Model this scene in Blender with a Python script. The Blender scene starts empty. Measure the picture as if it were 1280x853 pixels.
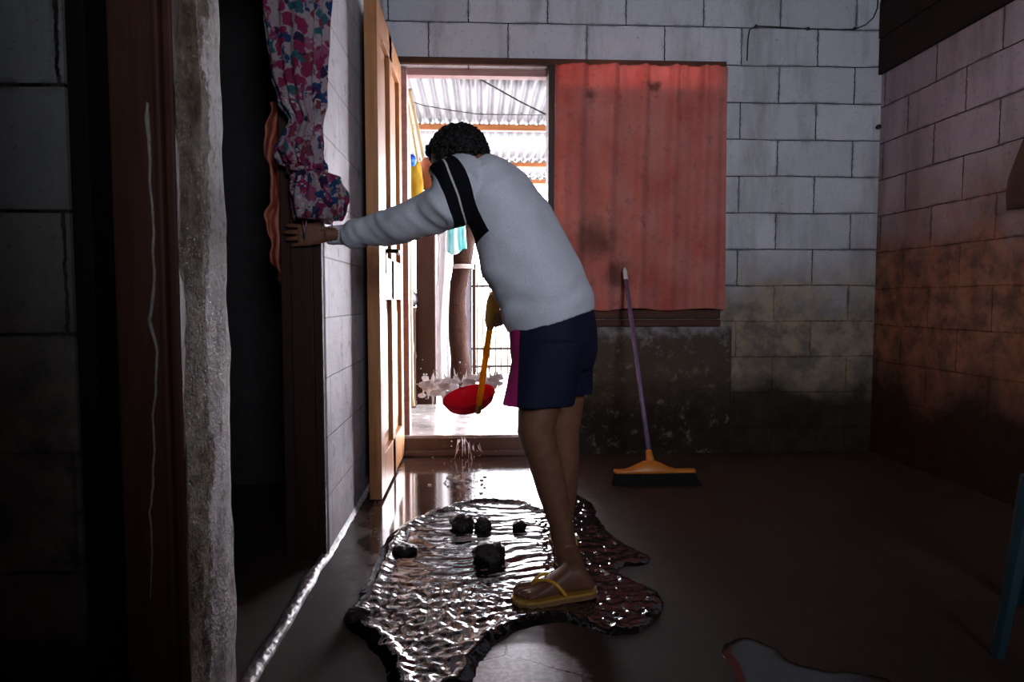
import bpy, bmesh, math, random
from math import sin, cos, pi, tan, atan, radians, sqrt, exp
from mathutils import Vector, Matrix, noise
random.seed(7)
SC = bpy.context.scene
COL = SC.collection

# ------------------------------------------------------------------ camera
FPX = 853.0
H = 0.86
PITCH = atan(51.5/FPX)
YAW = atan(40.0/FPX*cos(PITCH))
CR = Vector((cos(YAW), -sin(YAW), 0))
CF = Vector((sin(YAW)*cos(PITCH), cos(YAW)*cos(PITCH), -sin(PITCH)))
CU = Vector((sin(YAW)*sin(PITCH), cos(YAW)*sin(PITCH), cos(PITCH)))
EYE = Vector((0, 0, H))
def ray(px, py):
    return CF*FPX + CR*(px-640) + CU*(426.5-py)
def P(px, py, Y):
    d = ray(px, py); return EYE + d*(Y/d.y)
def PX(px, py, X):
    d = ray(px, py); return EYE + d*(X/d.x)
def PZ(px, py, Z=0.0):
    d = ray(px, py); return EYE + d*((Z-H)/d.z)
cam = bpy.data.cameras.new('camera'); camo = bpy.data.objects.new('camera', cam); COL.objects.link(camo)
cam.sensor_width = 36.0; cam.lens = 36.0*FPX/1280.0; cam.clip_start = 0.02
camo.location = EYE; camo.rotation_euler = (pi/2-PITCH, 0, -YAW)
SC.camera = camo
D = 3.75            # back wall
XL, XR = -0.51, 2.22  # partition face, right wall

# ------------------------------------------------------------------ mesh helpers
class MB:
    def __init__(s): s.b = bmesh.new()
    def face(s, vs):
        try: return s.b.faces.new(vs)
        except ValueError: return None
    def box(s, x0, x1, y0, y1, z0, z1, bev=0.0):
        vs = [s.b.verts.new((x, y, z)) for x in (x0, x1) for y in (y0, y1) for z in (z0, z1)]
        fs = [s.face([vs[i] for i in q]) for q in ((0,1,3,2),(4,6,7,5),(0,4,5,1),(2,3,7,6),(0,2,6,4),(1,5,7,3))]
        if bev > 0:
            es = list({e for f in fs for e in f.edges})
            bmesh.ops.bevel(s.b, geom=es, offset=bev, segments=2, affect='EDGES', profile=0.6)
        return s
    def loft(s, rings, cap=True):
        R = [[s.b.verts.new(p) for p in r] for r in rings]
        n = len(R[0])
        for a, b in zip(R, R[1:]):
            for i in range(n):
                s.face((a[i], a[(i+1) % n], b[(i+1) % n], b[i]))
        if cap:
            s.face(R[0][::-1]); s.face(R[-1])
        return s
    def tube(s, pts, rad, n=12, cap=True, flat=1.0, up=None):
        pts = [Vector(p) for p in pts]
        if not hasattr(rad, '__len__'): rad = [rad]*len(pts)
        rings = []
        prev = None
        for i, p in enumerate(pts):
            t = (pts[min(i+1, len(pts)-1)] - pts[max(i-1, 0)]).normalized()
            if prev is None:
                a = Vector(up) if up else (Vector((0, 0, 1)) if abs(t.z) < .9 else Vector((1, 0, 0)))
            else: a = prev
            u = (a - t*a.dot(t)).normalized(); v = t.cross(u); prev = u
            rings.append([p + u*(rad[i]*cos(2*pi*k/n)) + v*(rad[i]*flat*sin(2*pi*k/n)) for k in range(n)])
        return s.loft(rings, cap)
    def capsule(s, pts, rad, n=12):
        "tube with rounded ends"
        pts = [Vector(p) for p in pts]; rad = list(rad) if hasattr(rad, '__len__') else [rad]*len(pts)
        d0 = (pts[0]-pts[1]).normalized(); d1 = (pts[-1]-pts[-2]).normalized()
        A = [(pts[0]+d0*(rad[0]*sin(a)), rad[0]*cos(a)) for a in (1.5, 1.1, .6)]
        B = [(pts[-1]+d1*(rad[-1]*sin(a)), rad[-1]*cos(a)) for a in (.6, 1.1, 1.5)]
        pp = [x[0] for x in A]+pts+[x[0] for x in B]; rr = [x[1] for x in A]+rad+[x[1] for x in B]
        return s.tube(pp, rr, n)
    def ball(s, c, r, sub=2, sc=(1, 1, 1), rot=None, nz=0.0, nf=8.0):
        m = Matrix.Translation(Vector(c)) @ (rot.to_4x4() if rot else Matrix()) @ Matrix.Diagonal((*sc, 1))
        g = bmesh.ops.create_icosphere(s.b, subdivisions=sub, radius=r, matrix=m)
        if nz:
            for v in g['verts']:
                d = (v.co-Vector(c)); v.co += d.normalized()*noise.noise(v.co*nf+Vector((3.1, 1.7, 9.2)))*nz
        return s
    def prism(s, outline, axis, a0, a1):
        "outline of 2D points extruded along axis 0/1/2"
        def mk(q, a):
            return {0: (a, q[0], q[1]), 1: (q[0], a, q[1]), 2: (q[0], q[1], a)}[axis]
        A = [s.b.verts.new(mk(q, a0)) for q in outline]; B = [s.b.verts.new(mk(q, a1)) for q in outline]
        n = len(A)
        for i in range(n): s.face((A[i], A[(i+1) % n], B[(i+1) % n], B[i]))
        s.face(A[::-1]); s.face(B)
        return s
    def grid(s, f, nu, nv, skip=None):
        V = [[s.b.verts.new(f(i/nu, j/nv)) for j in range(nv+1)] for i in range(nu+1)]
        for i in range(nu):
            for j in range(nv):
                if skip and skip((i+.5)/nu, (j+.5)/nv): continue
                s.face((V[i][j], V[i+1][j], V[i+1][j+1], V[i][j+1]))
        return s
    def build(s, name, mat, parent=None, smooth=False, normals=True):
        if normals: bmesh.ops.recalc_face_normals(s.b, faces=s.b.faces)
        me = bpy.data.meshes.new(name); s.b.to_mesh(me); s.b.free()
        return obj(name, me, mat, parent, smooth)

def obj(name, me, mat, parent=None, smooth=False):
    o = bpy.data.objects.new(name, me); COL.objects.link(o)
    for m in (mat if isinstance(mat, (list, tuple)) else [mat]): me.materials.append(m)
    if smooth:
        for p in me.polygons: p.use_smooth = True
    if parent:
        o.parent = parent
        o.matrix_parent_inverse = Matrix.Translation(-parent.location)
    return o
def tag(o, label, cat, group=None, kind=None):
    o['label'] = label; o['category'] = cat
    if group: o['group'] = group
    if kind: o['kind'] = kind
    return o
def struct(o, label=None):
    o['kind'] = 'structure'
    if label: o['label'] = label
    return o
def thing(name, label, cat, loc=(0, 0, 0), group=None):
    o = bpy.data.objects.new(name, None); COL.objects.link(o); o.location = loc; o.empty_display_size = .05
    return tag(o, label, cat, group)
def mods(o, *specs):
    "apply modifiers through the evaluated mesh"
    for t, kw in specs:
        m = o.modifiers.new(t, t)
        for k, v in kw.items(): setattr(m, k, v)
    dg = bpy.context.evaluated_depsgraph_get(); dg.update()
    me = bpy.data.meshes.new_from_object(o.evaluated_get(dg))
    o.modifiers.clear(); old = o.data; me.name = old.name; o.data = me
    bpy.data.meshes.remove(old)
    return o
def shade(o, s=True):
    for p in o.data.polygons: p.use_smooth = s
    return o

# ------------------------------------------------------------------ materials
class NT:
    def __init__(s, name):
        s.m = bpy.data.materials.new(name); s.m.use_nodes = True
        s.n = s.m.node_tree.nodes; s.l = s.m.node_tree.links
        s.p = s.n['Principled BSDF']; s.out = s.n['Material Output']
        s.tc = s.n.new('ShaderNodeTexCoord')
        s.co = s.tc.outputs['Object']
    def set(s, sock, v):
        if hasattr(v, 'is_linked') or hasattr(v, 'links'): s.l.new(v, sock)
        elif hasattr(v, '__len__') and len(v) == 3 and sock.type == 'RGBA': sock.default_value = (*v, 1)
        else: sock.default_value = v
    def node(s, t, ins=None, **kw):
        n = s.n.new(t)
        for k, v in kw.items(): setattr(n, k, v)
        for k, v in (ins or {}).items(): s.set(n.inputs[k], v)
        return n
    def math(s, op, a, b=0.0, c=0.0):
        n = s.n.new('ShaderNodeMath'); n.operation = op
        s.set(n.inputs[0], a); s.set(n.inputs[1], b); s.set(n.inputs[2], c)
        return n.outputs[0]
    def noise(s, scale, detail=4, rough=.55, vec=None, dist=0.0):
        return s.node('ShaderNodeTexNoise', {'Vector': vec or s.co, 'Scale': scale, 'Detail': detail, 'Roughness': rough, 'Distortion': dist}).outputs[0]
    def vmap(s, scale=(1, 1, 1), loc=(0, 0, 0), rot=(0, 0, 0), vec=None):
        return s.node('ShaderNodeMapping', {'Vector': vec or s.co, 'Scale': scale, 'Location': loc, 'Rotation': rot}).outputs[0]
    def ramp(s, f, stops, interp='LINEAR'):
        n = s.n.new('ShaderNodeValToRGB'); n.color_ramp.interpolation = interp
        e = n.color_ramp.elements
        while len(e) > 1: e.remove(e[-1])
        for i, (p, c) in enumerate(stops):
            el = e[0] if i == 0 else e.new(p)
            el.position = p; c = c if hasattr(c, '__len__') else (c, c, c); el.color = (*c, 1)
        s.set(n.inputs[0], f)
        return n.outputs[0]
    def mix(s, f, a, b, mode='MIX'):
        n = s.n.new('ShaderNodeMix'); n.data_type = 'RGBA'; n.blend_type = mode
        s.set(n.inputs[0], f); s.set(n.inputs[6], a); s.set(n.inputs[7], b)
        return n.outputs[2]
    def rng(s, v, a, b, c=0.0, d=1.0, smooth=False):
        n = s.n.new('ShaderNodeMapRange'); n.clamp = True
        if smooth: n.interpolation_type = 'SMOOTHSTEP'
        for i, x in enumerate((v, a, b, c, d)): s.set(n.inputs[i], x)
        return n.outputs[0]
    def sep(s, v=None):
        return s.node('ShaderNodeSeparateXYZ', {0: v or s.co}).outputs
    def comb(s, x, y, z=0.0):
        return s.node('ShaderNodeCombineXYZ', {0: x, 1: y, 2: z}).outputs[0]
    def bump(s, h, strength=.5, dist=.01, prev=None):
        n = s.node('ShaderNodeBump', {'Height': h, 'Strength': strength, 'Distance': dist})
        if prev: s.l.new(prev, n.inputs['Normal'])
        return n.outputs[0]
    def fin(s, color=None, rough=.6, normal=None, metal=0.0, spec=None, **kw):
        if color is not None: s.set(s.p.inputs['Base Color'], color)
        s.set(s.p.inputs['Roughness'], rough); s.set(s.p.inputs['Metallic'], metal)
        if spec is not None: s.set(s.p.inputs['Specular IOR Level'], spec)
        if normal is not None: s.l.new(normal, s.p.inputs['Normal'])
        for k, v in kw.items(): s.set(s.p.inputs[k], v)
        return s.m

def simple(name, c, rough=.6, var=.25, scale=20, bump=.15, metal=0.0, spec=None, detail=4):
    t = NT(name)
    n = t.noise(scale, detail)
    col = t.mix(t.rng(n, .3, .7), tuple(x*(1-var) for x in c), tuple(min(1, x*(1+var)) for x in c))
    nb = t.bump(t.noise(scale*3, 4), bump, .004)
    return t.fin(col, rough, nb, metal, spec)
def wood(name, c0, c1, rough=.45, axis=2, scale=18, bump=.2):
    t = NT(name)
    sc = [1, 1, 1]; sc[axis] = .06
    v = t.vmap(tuple(x*scale for x in sc))
    n = t.noise(2.2, 5, .6, v, .6)
    col = t.mix(t.rng(n, .3, .72), c0, c1)
    col = t.mix(t.rng(t.noise(4, 3), .55, .8, 0, .5), col, tuple(x*.4 for x in c0))
    return t.fin(col, rough, t.bump(n, bump, .004), spec=.2)

def block_wall(name, uaxis, off_u, off_z, paint, stain, zst, dark_z=.32, plaster=None):
    """painted concrete blocks: course .2 m, stretcher .425 m, stained low down"""
    t = NT(name)
    s = t.sep()
    u = s[uaxis]; z = s[2]
    wob = t.noise(3.0, 3)
    wob2 = t.noise(40, 2)
    zz = t.math('ADD', t.math('ADD', z, -off_z), t.math('MULTIPLY', t.math('SUBTRACT', wob, .5), .018))
    uu = t.math('ADD', t.math('ADD', u, -off_u), t.math('MULTIPLY', t.math('SUBTRACT', wob2, .5), .012))
    br = t.node('ShaderNodeTexBrick', {'Vector': t.comb(uu, zz), 'Scale': 1.0, 'Mortar Size': .0038, 'Mortar Smooth': .5, 'Bias': 0.0,
                                      'Brick Width': .425, 'Row Height': .2, 'Color1': (.82, .82, .82), 'Color2': (1, 1, 1)})
    br.offset = .5
    joint = br.outputs['Fac']
    gap = t.math('MULTIPLY', t.rng(t.noise(13, 5, .75), .45, .56), t.rng(t.noise(2.6, 3, .6), .36, .60, .12, 1))   # joints are patchy
    jm = t.math('MULTIPLY', joint, t.math('ADD', .10, t.math('MULTIPLY', gap, .9)))
    base = t.mix(1.0, br.outputs['Color'], paint, 'MULTIPLY')
    n1 = t.noise(2.3, 6, .65); n2 = t.noise(9, 6, .7); n3 = t.noise(60, 3, .6)
    base = t.mix(t.rng(n2, .5, .72, 0, .35), base, tuple(x*.62 for x in paint))
    sm = t.noise(1.0, 6, .68, t.vmap((5.0, 5.0, 1.1)))
    base = t.mix(t.rng(sm, .48, .64, 0, .6), base, tuple(x*y for x, y in zip(paint, (.46, .42, .38))))
    wide = t.node('ShaderNodeTexBrick', {'Vector': t.comb(uu, zz), 'Scale': 1.0, 'Mortar Size': .016, 'Mortar Smooth': 1.0, 'Bias': 0.0, 'Brick Width': .425, 'Row Height': .2}); wide.offset = .5
    base = t.mix(t.math('MULTIPLY', wide.outputs['Fac'], t.rng(t.noise(9, 5, .75), .46, .58, 0, .85)), base, tuple(x*.28 for x in paint))
    base = t.mix(t.rng(n3, .60, .72, 0, .6), base, tuple(x*.3 for x in paint))
    # damp brown staining rising from the floor
    hz = t.math('ADD', z, t.math('MULTIPLY', t.math('SUBTRACT', n1, .5), .75))
    hz = t.math('ADD', hz, t.math('MULTIPLY', t.math('SUBTRACT', n2, .5), .35))
    f = t.rng(hz, zst+.2, zst-.30, 0, 1, True)
    stc = t.mix(t.rng(n2, .40, .60), tuple(x*1.35 for x in stain), tuple(x*.42 for x in stain))
    base = t.mix(t.math('MULTIPLY', f, .85), base, stc)
    fd = t.rng(hz, dark_z+.16, dark_z-.12, 0, 1, True)     # near-black towards the foot
    base = t.mix(t.math('MULTIPLY', fd, .92), base, (.016, .012, .009))
    col = t.mix(t.math('MULTIPLY', jm, .8), base, (.03, .026, .024))
    h = t.math('SUBTRACT', t.math('ADD', t.math('MULTIPLY', n3, .25), t.math('MULTIPLY', n2, .5)), t.math('MULTIPLY', jm, .9))
    return t.fin(col, .85, t.bump(h, .55, .012), spec=.06)

M = {}
M['back'] = block_wall('painted_block', 0, P(927, 60, D).x, P(1000, 36, D).z-2.0, (.56, .56, .60), (.22, .155, .085), 1.04, .36)
M['right'] = block_wall('painted_block_side', 1, PX(1210, 60, XR).y, PX(1124, 266, XR).z-1.4, (.44, .38, .43), (.22, .095, .04), 1.32, .44)
M['cmu'] = block_wall('bare_block', 0, -1.1, P(40, 107, 1.15).z-.8-.2, (.30, .30, .29), (.16, .13, .10), .9, .3)

def plaster_rough(name, c0, c1, dark, scale=10):
    t = NT(name)
    n1 = t.noise(scale*.5, 6, .7); n2 = t.noise(scale*2, 6, .75); n3 = t.noise(scale*7, 4, .6)
    col = t.mix(t.rng(n1, .35, .65), c0, c1)
    col = t.mix(t.rng(n2, .5, .68, 0, .8), col, dark)
    return t.fin(col, .7, t.bump(t.math('ADD', n2, t.math('MULTIPLY', n3, .5)), .9, .015), spec=.06)
def plaster_stained():
    t = NT('stained_plaster')
    z = t.sep()[2]
    n1 = t.noise(4, 6, .7); n2 = t.noise(14, 6, .75); n3 = t.noise(60, 4, .6)
    hz = t.math('ADD', z, t.math('MULTIPLY', t.math('SUBTRACT', n2, .5), .5))
    col = t.mix(t.rng(hz, .62, .80), (.085, .062, .045), (.36, .33, .35))
    col = t.mix(t.rng(hz, .45, .20, 0, .85), col, (.014, .010, .008))
    col = t.mix(t.rng(n1, .45, .7, 0, .5), col, (.05, .04, .035))
    col = t.mix(t.rng(n2, .56, .68, 0, .5), col, (.34, .28, .22))
    return t.fin(col, .7, t.bump(t.math('ADD', n2, t.math('MULTIPLY', n3, .5)), .9, .015), spec=.08)
M['plaster_low'] = plaster_stained()
def part_wall():
    t = NT('partition_plaster')
    s = t.sep()
    n1 = t.noise(3, 6, .65); n2 = t.noise(14, 6, .7)
    br = t.node('ShaderNodeTexBrick', {'Vector': t.comb(s[1], s[2]), 'Scale': 1.0, 'Mortar Size': .003, 'Mortar Smooth': .4, 'Brick Width': .425, 'Row Height': .2})
    col = t.mix(t.rng(n1, .35, .7), (.70, .68, .72), (.46, .44, .48))
    col = t.mix(t.rng(n2, .58, .7, 0, .7), col, (.10, .07, .06))
    hz = t.math('ADD', s[2], t.math('MULTIPLY', t.math('SUBTRACT', n2, .5), .4))
    col = t.mix(t.rng(hz, .28, .05, 0, .6), col, (.12, .09, .08))
    col = t.mix(t.math('MULTIPLY', br.outputs['Fac'], .5), col, (.1, .08, .08))
    return t.fin(col, .65, t.bump(t.math('SUBTRACT', n2, br.outputs['Fac']), .5, .008), spec=.35)
M['partition'] = part_wall()
def post_mat():
    t = NT('shade_toned_plaster'); s = t.sep()
    n1 = t.noise(7, 6, .7); n2 = t.noise(28, 6, .75); n3 = t.noise(90, 4, .6)
    col = t.mix(t.rng(n1, .38, .62), (.74, .70, .70), (.50, .44, .42))
    col = t.mix(t.rng(n2, .54, .66, 0, .7), col, (.16, .10, .07))
    # shade painted brown into the near side, with a ragged edge
    e = t.math('ADD', s[1], t.math('MULTIPLY', t.math('SUBTRACT', t.noise(9, 5, .7), .5), .16))
    e = t.math('ADD', e, t.math('MULTIPLY', s[2], -.035))
    old = t.mix(t.rng(n2, .40, .60), (.24, .19, .13), (.10, .065, .04))  # shaded tone of the same plaster
    col = t.mix(t.rng(e, 1.262, 1.252), col, old)  # shaded tone mixed in on the near side
    return t.fin(col, .75, t.bump(t.math('ADD', n2, t.math('MULTIPLY', n3, .5)), .9, .012), spec=.2)
M['post'] = post_mat()
M['dark_wood'] = wood('dark_brown_wood', (.022, .010, .007), (.055, .025, .016), .5)
M['dark_wood_x'] = wood('dark_brown_wood_rail', (.05, .02, .012), (.11, .045, .025), .7, 0)
M['shade_board'] = wood('shade_brown_board', (.016, .009, .008), (.034, .018, .014), .8, 1, 10)
M['jamb'] = wood('red_brown_painted_wood', (.022, .009, .006), (.038, .016, .011), .6)
M['post_brown'] = wood('red_brown_post_paint', (.06, .022, .014), (.10, .04, .027), .6)
M['frame_pink'] = wood('washed_red_wood', (.30, .16, .15), (.42, .25, .24), .6, 0)
M['door'] = wood('varnished_door_wood', (.30, .12, .045), (.50, .24, .10), .4, 2, 12)
M['gap_shade_black'] = wood('gap_shade_black', (.006, .005, .005), (.012, .010, .009), .8)
M['metal_dark'] = simple('dark_metal', (.05, .035, .03), .35, .2, 40, .05, .8)
M['ceiling'] = simple('dark_boards', (.05, .04, .035), .8)
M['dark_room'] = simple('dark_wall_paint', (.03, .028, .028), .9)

def floor_mat():
    t = NT('wet_concrete_floor')
    s = t.sep()
    n1 = t.noise(2.2, 6, .65); n2 = t.noise(9, 6, .7); n3 = t.noise(70, 4, .65)
    # wetness: spreads out from the doorway
    d = t.math('SQRT', t.math('ADD', t.math('POWER', t.math('MULTIPLY', t.math('ADD', s[0], .02), 1.75), 2.0),
                              t.math('POWER', t.math('MULTIPLY', t.math('ADD', s[1], -3.0), .62), 2.0)))
    d = t.math('ADD', d, t.math('MULTIPLY', t.math('SUBTRACT', n2, .5), .5))
    wet = t.rng(d, 1.0, .62, 0, 1, True)
    dry = t.mix(t.rng(n1, .35, .68), (.026, .0145, .008), (.050, .029, .0155))
    dry = t.mix(t.rng(n2, .55, .72, 0, .6), dry, (.03, .018, .012))
    wetc = t.mix(t.rng(n2, .4, .65), (.045, .024, .018), (.105, .052, .038))
    col = t.mix(wet, dry, wetc)
    # door light painted pale into the floor, with a crack, nearest the camera
    pc = PZ(650, 835)
    dp = t.math('SQRT', t.math('ADD', t.math('POWER', t.math('MULTIPLY', t.math('ADD', s[0], -pc.x), 1.0), 2.0), t.math('POWER', t.math('MULTIPLY', t.math('ADD', s[1], -pc.y+.06), .9), 2.0)))
    dp = t.math('ADD', dp, t.math('MULTIPLY', t.math('SUBTRACT', n2, .5), .10))
    pale = t.rng(dp, .17, .13, 0, 1, True)
    vor = t.node('ShaderNodeTexVoronoi', {'Vector': t.vmap((1, 1, 1), (.33, .1, 0), vec=s[0].node.inputs[0].links[0].from_socket), 'Scale': 3.1}, feature='DISTANCE_TO_EDGE').outputs['Distance']
    crack = t.math('MULTIPLY', pale, t.rng(t.math('ADD', vor, t.math('MULTIPLY', t.math('SUBTRACT', n3, .5), .02)), .012, .004))
    col = t.mix(pale, col, t.mix(t.rng(n3, .4, .6), (.46, .44, .47), (.66, .64, .68)))
    col = t.mix(crack, col, (.02, .015, .015))
    rough = t.math('SUBTRACT', .74, t.math('MULTIPLY', wet, .66))
    rough = t.math('ADD', rough, t.math('MULTIPLY', t.math('SUBTRACT', n2, .5), .16))
    rough = t.mix(pale, rough, (.22, .22, .22))
    h = t.math('ADD', t.math('MULTIPLY', n2, .6), t.math('MULTIPLY', n3, t.math('ADD', .10, t.math('MULTIPLY', pale, .35))))
    h = t.math('SUBTRACT', h, t.math('MULTIPLY', crack, .8))
    return t.fin(col, rough, t.bump(h, .30, .006), spec=.5, **{'Coat Weight': t.math('MAXIMUM', wet, pale), 'Coat Roughness': t.rng(pale, 0, 1, .07, .24), 'Coat IOR': 1.7})
M['floor'] = floor_mat()

# ------------------------------------------------------------------ the room shell
def zat(py, Y=D, px=700): return P(px, py, Y).z
def xat(px, Y=D, py=300): return P(px, py, Y).x
CEIL = 2.75
dx0, dx1 = xat(499), xat(686)          # doorway
dz1 = zat(84)
STEP = zat(545, D, 570)
wx0, wx1 = xat(694), xat(897); wz0, wz1 = zat(398), zat(84)
LX, RY = -2.3, -1.9
o = MB().box(LX-.2, XR+.2, RY-.2, D+.01, -.12, 0).build('floor', M['floor']); struct(o)
b = MB()
b.box(LX, dx0, D, D+.15, 0, CEIL); b.box(dx0, wx1, D, D+.15, wz1, CEIL); b.box(wx1, XR+.15, D, D+.15, 0, CEIL)
b.box(dx1, wx0, D+.002, D+.15, wz0, wz1); b.box(dx1, wx1, D, D+.15, 0, wz0)
struct(b.build('wall_back', M['back']))
struct(MB().box(XR, XR+.15, RY, D, 0, CEIL).build('wall_right', M['right']))
# dark boards stand in for the shadow high on the right wall
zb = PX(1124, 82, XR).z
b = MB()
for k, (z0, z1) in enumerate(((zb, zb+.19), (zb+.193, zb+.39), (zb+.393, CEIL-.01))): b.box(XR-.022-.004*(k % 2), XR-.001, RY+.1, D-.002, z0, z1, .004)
struct(b.build('trim_shade_boards', M['shade_board']))
# rear wall with a window; the area lamp inside it gives its daylight
b = MB()
RW = (0.5, 1.55, 1.25, 2.35)
b.box(LX, RW[0], RY-.15, RY, 0, CEIL); b.box(RW[1], XR+.15, RY-.15, RY, 0, CEIL); b.box(RW[0], RW[1], RY-.15, RY, 0, RW[2]); b.box(RW[0], RW[1], RY-.15, RY, RW[3], CEIL)
struct(b.build('wall_rear', M['right']))
M['opaque_pane'] = simple('sky_block_pane', (.25, .25, .27), .4, .2, 12)
b = MB(); b.box(RW[0], RW[1], RY-.09, RY-.075, RW[2], RW[3])  # opaque pane added to keep the sky light out
for xx in (RW[0], (RW[0]+RW[1])/2-.02, RW[1]-.04): b.box(xx, xx+.04, RY-.11, RY-.05, RW[2], RW[3], .004)
for zz in (RW[2], RW[3]-.04): b.box(RW[0], RW[1], RY-.11, RY-.05, zz, zz+.04, .004)
struct(b.build('window_2_sky_block', M['opaque_pane']))
struct(MB().box(LX, -.03, -.45, -.32, 0, CEIL).build('wall_light_blocker', M['right']))  # unseen wall added to keep window light off the left blocks
struct(MB().box(LX-.2, XR+.2, RY-.2, D+.15, CEIL, CEIL+.1).build('ceiling', M['ceiling']))
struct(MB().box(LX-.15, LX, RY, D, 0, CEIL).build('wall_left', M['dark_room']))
# partition: runs from the doorway jamb to the back wall
pj = PX(412, 692, XL).y       # near end
b = MB().box(XL-.13, XL, pj, D, 0, CEIL); b.box(XL-.13, XL, 1.40, pj, 2.08, CEIL)
struct(b.build('wall_partition', M['partition']))
b = MB(); b.box(XL-.136, XL-.004, pj-.03, pj+.001, 0, 2.08, .004); b.box(XL-.10, XL-.03, pj-.042, pj-.029, 0, 2.06, .003)
struct(b.build('trim_jamb', M['jamb']))
# plaster post at the near side of that doorway
def post_ring(z):
    k = z/2.0
    def j(i, s=.007): return noise.noise(Vector((i*3.7, z*5.5, 2.2)))*s + noise.noise(Vector((i*1.7, z*19, 5.2)))*s*.5
    x1 = XL+.006; y0, y1 = PX(258, 800, XL).y, PX(294, 800, XL).y
    pts = []
    base = [(x1-.14, 1.285), (x1-.015, 1.285), (x1-.015, 1.197), (x1-.010, 1.199), (x1-.004, 1.24), (x1, y0+.012), (x1+.002, y0+.07), (x1, y1-.03), (x1-.006, y1), (x1-.06, y1+.002), (x1-.14, y1)]
    for i, (x, y) in enumerate(base):
        kk = 0.0 if i < 3 else 1.0
        pts.append((x+j(i)*kk, y+j(i+20)*kk, z))
    return pts
b = MB().loft([post_ring(z*.02) for z in range(0, 138)])
struct(b.build('trim_plaster_post', M['post'], smooth=False), 'plaster doorway post lit from the right, near side painted as shade')
# front-facing wall on the left: bare blocks, a dark gap and a brown wooden post with mouldings
YN = 1.15
struct(MB().box(LX, xat(88, YN, 300), YN, YN+.14, 0, CEIL).build('wall_block', M['cmu']))
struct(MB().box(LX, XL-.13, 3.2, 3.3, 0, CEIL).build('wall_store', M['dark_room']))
y0 = 1.20
xa, xb, xc = xat(145, y0, 400), xat(205, y0, 400), xat(227, y0, 400)
b = MB(); b.box(xa, xb, y0, y0+.08, 0, CEIL, .004)
b.box(xb, xb+(xc-xb)*.42, y0-.018, y0+.08, 0, CEIL, .005); b.box(xb+(xc-xb)*.47, xc, y0-.008, y0+.08, 0, CEIL, .004)
pt = b.build('trim_door_post', M['jamb']); struct(pt, 'dark red-brown wooden door post with moulding'); pt.data.materials[0] = M['post_brown']
trail = [(184, 128), (184, 150), (187, 190), (188, 235), (192, 290), (192, 350), (188, 400), (196, 440), (195, 485), (191, 520), (193, 560), (191, 610), (188, 640), (190, 690), (187, 765)]
rr = [.002, .0045, .0028, .0022, .0022, .0025, .0035, .0025, .0022, .002, .002, .0022, .002, .0016, .0008]
tp = []
for i in range(len(trail)-1):
    for k in range(5):
        f = k/5; q = (trail[i][0]*(1-f)+trail[i+1][0]*f+noise.noise(Vector((i+f, 3, 1))*2.5)*1.6, trail[i][1]*(1-f)+trail[i+1][1]*f)
        tp.append((P(q[0], q[1], y0-.0005), (rr[i]*(1-f)+rr[i+1]*f)*(1+.35*noise.noise(Vector((i+f, 0, 0))*4))))
M['trail'] = simple('pale_clay', (.30, .25, .22), .8, .3, 60)
b = MB().tube([x[0] for x in tp], [x[1] for x in tp], 8)
b.build('clay_trail', M['trail'], pt, True)
b = MB(); b.box(xat(133, YN+.2, 400)-.012, xat(133, YN+.2, 400)+.012, YN+.2, YN+.24, 0, CEIL, .003); b.box(LX, xa, 1.29, 1.31, 0, CEIL); b.box(xat(86.5, YN, 300), xat(112, YN, 300), YN+.008, YN+.13, 0, CEIL, .003)  # near-black boards stand in for the shade in the gap
struct(b.build('trim_gap_shade', M['gap_shade_black']))

# raised threshold along the doorway to the left room
def thr(u, v):
    y = 1.05 + u*(pj-1.05); a = v*2-1
    w = .020+.007*noise.noise(Vector((y*9, 1, 0)))
    z = .016*(1-a*a)**.6 if abs(a) < 1 else 0
    z += .006*noise.noise(Vector((y*45, a*2.5, 4)))*(1-a*a)
    return (XL-.012+a*w+.006*noise.noise(Vector((y*6, 7, 0))), y, z-.001)
t = NT('wet_threshold_concrete'); n2 = t.noise(40, 5, .7)
M['thresh'] = t.fin(t.mix(t.rng(n2, .4, .65), (.20, .17, .17), (.55, .5, .52)), .28, t.bump(n2, .5, .006))
struct(MB().grid(thr, 260, 10).build('trim_threshold', M['thresh'], smooth=True))
# concrete foot along the partition
def foot(u, v):
    y = pj + u*(D-pj); 
    return (XL+.013*v+.004*noise.noise(Vector((y*14, 0, 0)))*v, y, .02*(1-v)**1.5+.003*noise.noise(Vector((y*30, v*3, 0)))-.001)
struct(MB().grid(foot, 160, 5).build('baseboard_left', M['thresh'], smooth=True))

# rough render under the window
def low(u, v):
    x = dx1+.004 + u*(xat(916, D, 480)-dx1-.004); zt = zat(405)-.002
    z = v*zt
    ed = noise.noise(Vector((z*7, 0, 5)))*.03
    if u > .995: x += ed-.01
    y = D-.012+.006*noise.noise(Vector((x*14, z*14, 0)))+.003*noise.noise(Vector((x*45, z*45, 3)))
    if u > .985 or v > .985: y = D+.003
    return (x, y, z)
struct(MB().grid(low, 110, 80).build('trim_render_patch', M['plaster_low'], smooth=True))

# ---------------------------------------------------------------- door frame, window frame, lintel
b = MB(); b.box(xat(496), xat(903), D-.02, D+.10, zat(83.5), zat(75), .004)
struct(b.build('trim_lintel', M['dark_wood_x']))
b = MB(); b.box(dx0, dx1, D+.055, D+.12, zat(96, D+.05), zat(83), .004)
struct(b.build('trim_door_head', M['frame_pink']))
b = MB(); b.box(xat(684.5), xat(693), D-.022, D+.12, .0, zat(83.5), .004); struct(b.build('trim_door_post_right', M['dark_wood']))
b = MB(); b.box(dx0-.001, dx0+.045, D+.03, D+.12, STEP, zat(84), .004); struct(b.build('trim_door_jamb', M['frame_pink']))
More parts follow.
